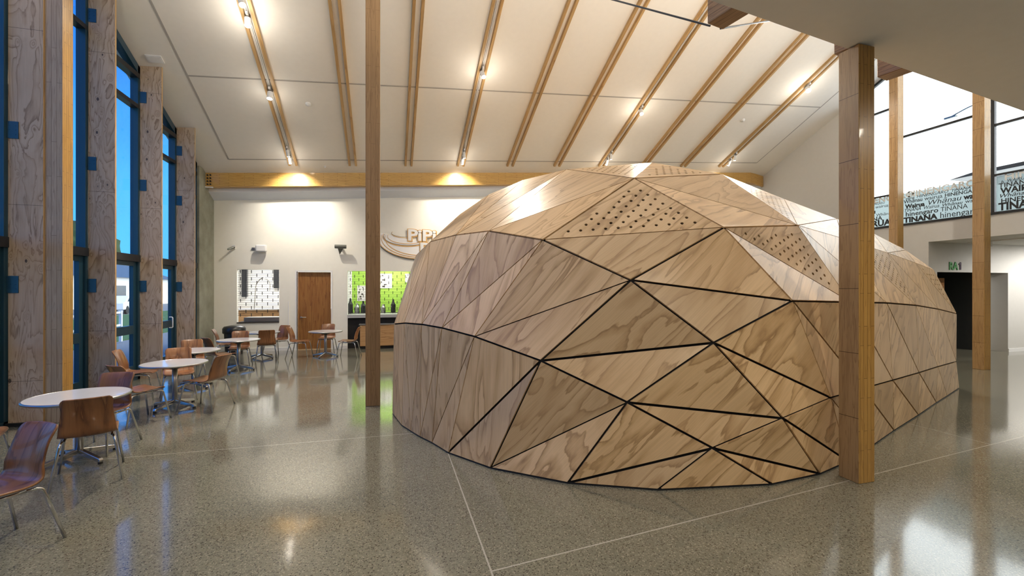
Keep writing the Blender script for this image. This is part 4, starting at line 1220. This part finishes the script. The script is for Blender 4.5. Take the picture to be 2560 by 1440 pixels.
# ------------------------------------------------------------------ tables
def make_table():
    root = empty('cafe_table')
    bm = bmesh.new(); lathe(bm, [(0, .674), (.425, .674), (.43, .678), (.43, .700), (.425, .703), (0, .703)], 64); o = mesh('table_top', bm, M['laminate'], root)
    for p_ in o.data.polygons: p_.use_smooth = False
    bm = bmesh.new(); lathe(bm, [(.43, .674), (.438, .678), (.442, .689), (.438, .700), (.43, .7035), (.4295, .690), (.43, .674)], 64); mesh('edge_band', bm, M['steel'], root, True)
    bm = bmesh.new(); tube(bm, [(0, 0, .09), (0, 0, .66)], .036, 20); mesh('pedestal', bm, M['steel'], root, True)
    bm = bmesh.new()
    for a in range(4):
        Mz = Matrix.Rotation(a * PI / 2, 4, 'Z')
        prism(bm, [Mz @ Vector(p_) for p_ in ((.03, -.012, .60), (.03, -.012, .655), (.20, -.012, .674), (.20, -.012, .662))], Mz.to_3x3() @ Vector((0, .024, 0)))
    mesh('top_bracket', bm, M['frame_dk'], root)
    for a in range(4):
        bm = bmesh.new(); Mz = Matrix.Rotation(a * PI / 2 + PI / 4, 4, 'Z')
        pr = [(.02, .07), (.02, .125), (.34, .06), (.36, .045), (.36, .02), (.33, .02)]
        prism(bm, [Mz @ Vector((x, -.022, z)) for x, z in pr], Mz.to_3x3() @ Vector((0, .044, 0)))
        o = mesh('foot', bm, M['chrome'], root); bevel(o, .008, 3)
        bm = bmesh.new(); q_ = Mz @ Vector((.34, 0, 0)); tube(bm, [(q_.x, q_.y, 0), (q_.x, q_.y, .022)], .022, 12); mesh('glide', bm, M['rubber'], o)
    return root
def make_chair():
    root = empty('cafe_chair')
    # moulded shell: profile in x (forward) / z
    prof = [(.235, .428, .175), (.225, .440, .195), (.19, .449, .208), (.12, .447, .212), (.04, .440, .212), (-.05, .434, .213), (-.12, .436, .213), (-.17, .452, .212), (-.20, .485, .206),
(-.215, .53, .202), (-.225, .58, .196), (-.237, .63, .188), (-.252, .68, .182), (-.270, .73, .180), (-.290, .775, .184), (-.312, .812, .180), (-.330, .832, .160)]
    # smooth the profile
    P = []
    for i in range(len(prof) - 1):
        for k in range(3):
            t = k / 3
            p0 = prof[max(0, i - 1)]; p1_ = prof[i]; p2_ = prof[i + 1]; p3 = prof[min(len(prof) - 1, i + 2)]
            P.append(tuple(.5 * ((2 * p1_[j]) + (-p0[j] + p2_[j]) * t + (2 * p0[j] - 5 * p1_[j] + 4 * p2_[j] - p3[j]) * t * t + (-p0[j] + 3 * p1_[j] - 3 * p2_[j] + p3[j]) * t ** 3) for j in range(3)))
    P.append(prof[-1])
    NU = 14; bm = bmesh.new(); grid = []
    for i, (x, z, hw) in enumerate(P):
        f_ = i / (len(P) - 1); row = []
        back = max(0.0, min(1.0, (f_ - .45) / .15))
        for k in range(NU + 1):
            u = -1 + 2 * k / NU
            cup = .030 * u * u
            row.append(bm.verts.new((x + cup * back, u * hw, z + .016 * u * u * (1 - back))))
        grid.append(row)
    for i in range(len(grid) - 1):
        for k in range(NU): bm.faces.new((grid[i][k], grid[i][k + 1], grid[i + 1][k + 1], grid[i + 1][k]))
    # split seat and backrest surfaces into one continuous shell
    o = mesh('seat_shell', bm, M['veneer'], root, True)
    md = o.modifiers.new('thickness', 'SOLIDIFY'); md.thickness = .012; md.offset = 0
    for s in (-1, 1):
        bm = bmesh.new(); tube(bm, [(.13, s * .17, .418), (-.12, s * .17, .413)], .0115, 10); mesh('side_rail', bm, M['chrome'], root, True)
        bm = bmesh.new(); tube(bm, fillet([(.12, s * .17, .418), (.20, s * .19, .415), (.275, s * .245, .0)], .06, 6), .0115, 10); mesh('leg', bm, M['chrome'], root, True)
        bm = bmesh.new(); tube(bm, fillet([(-.11, s * .17, .413), (-.19, s * .19, .41), (-.29, s * .255, .0)], .06, 6), .0115, 10); mesh('leg', bm, M['chrome'], root, True)
    bm = bmesh.new(); tube(bm, [(.05, -.17, .408), (.05, .17, .408)], .010, 8); mesh('cross_bar', bm, M['chrome'], root, True)
    return root
def dup(root):
    r = root.copy(); COL.objects.link(r)
    for ch in root.children:
        c = ch.copy(); COL.objects.link(c); c.parent = r; c.matrix_local = ch.matrix_local.copy()
        for g in ch.children:
            d_ = g.copy(); COL.objects.link(d_); d_.parent = c; d_.matrix_local = g.matrix_local.copy()
    return r
TB = [(198, 1150, 12, 'nearest round white cafe table, at the left edge of the photo'),
      (437, 1018, 22, 'second nearest round white cafe table, with a brown chair at its right side'),
      (484, 968, 10, 'third round white cafe table counted from the camera, before the last plywood fin'),
      (597, 925, 30, 'fourth round white cafe table counted from the camera, in front of the black bin'),
      (655, 895, 15, 'round white cafe table below the small grille, partly hidden behind a dark chair back'),
      (814, 891, 25, 'round white cafe table in front of the wooden door')]
tproto = None; tloc = []
for i, (x, y, a, lab) in enumerate(TB):
    t_ = make_table() if tproto is None else dup(tproto)
    tproto = tproto or t_
    q = onz(x, y); t_.location = q; t_.rotation_euler = (0, 0, math.radians(a)); tloc.append(q)
    tag(t_, lab, 'table', 'round cafe tables')
CH = [(-2.69, 3.97, 241, 'nearest brown chair in the bottom left corner, seat facing the camera'),
      (-2.85, 5.37, 114, 'brown chair seen from behind, pushed up to the nearest table'),
      (-3.22, 6.26, 264, 'brown chair on the far side of the nearest table, back rising above the top'),
      (-3.38, 7.42, 55, 'dark chair between the two nearest tables, its small back against the second fin'),
      (-4.1, 9.0, 8, 'light wood chair in side view against the third fin'),
      (-3.42, 8.78, 292, 'brown chair behind the second nearest table, facing the camera'),
      (-2.75, 8.0, 162, 'brown chair in side view at the right of the second nearest table'),
      (-3.75, 10.2, 290, 'brown chair behind the third table, wide rounded back above the top'),
      (-3.52, 11.0, 45, 'dark purple brown chair between the third and fourth tables'),
      (-3.45, 12.05, 280, 'brown chair behind the fourth table, in front of the black bin'),
      (-3.02, 12.72, 105, 'dark brown chair seen from behind at the table below the small grille'),
      (-3.0, 13.75, 235, 'dark chair at the back wall, right side of the table below the small grille'),
      (-4.02, 13.05, 10, 'dark chair in side view at the far left by the concrete pier'),
      (-2.32, 13.22, -8, 'brown chair left of the wooden door, in side view facing right'),
      (-1.72, 13.88, 268, 'brown chair right behind the table in front of the wooden door'),
      (-1.05, 12.98, 172, 'brown chair in side view facing left, next to the low wood cabinet'),
      (-3.86, 5.45, 20, 'brown chair cut by the left edge of the photo, only the seat front showing')]
cproto = None
for i, (x, y, a, lab) in enumerate(CH):
    c_ = make_chair() if cproto is None else dup(cproto)
    cproto = cproto or c_
    c_.location = (x, y, 0); c_.rotation_euler = (0, 0, math.radians(a)); tag(c_, lab, 'chair', 'moulded plywood cafe chairs')
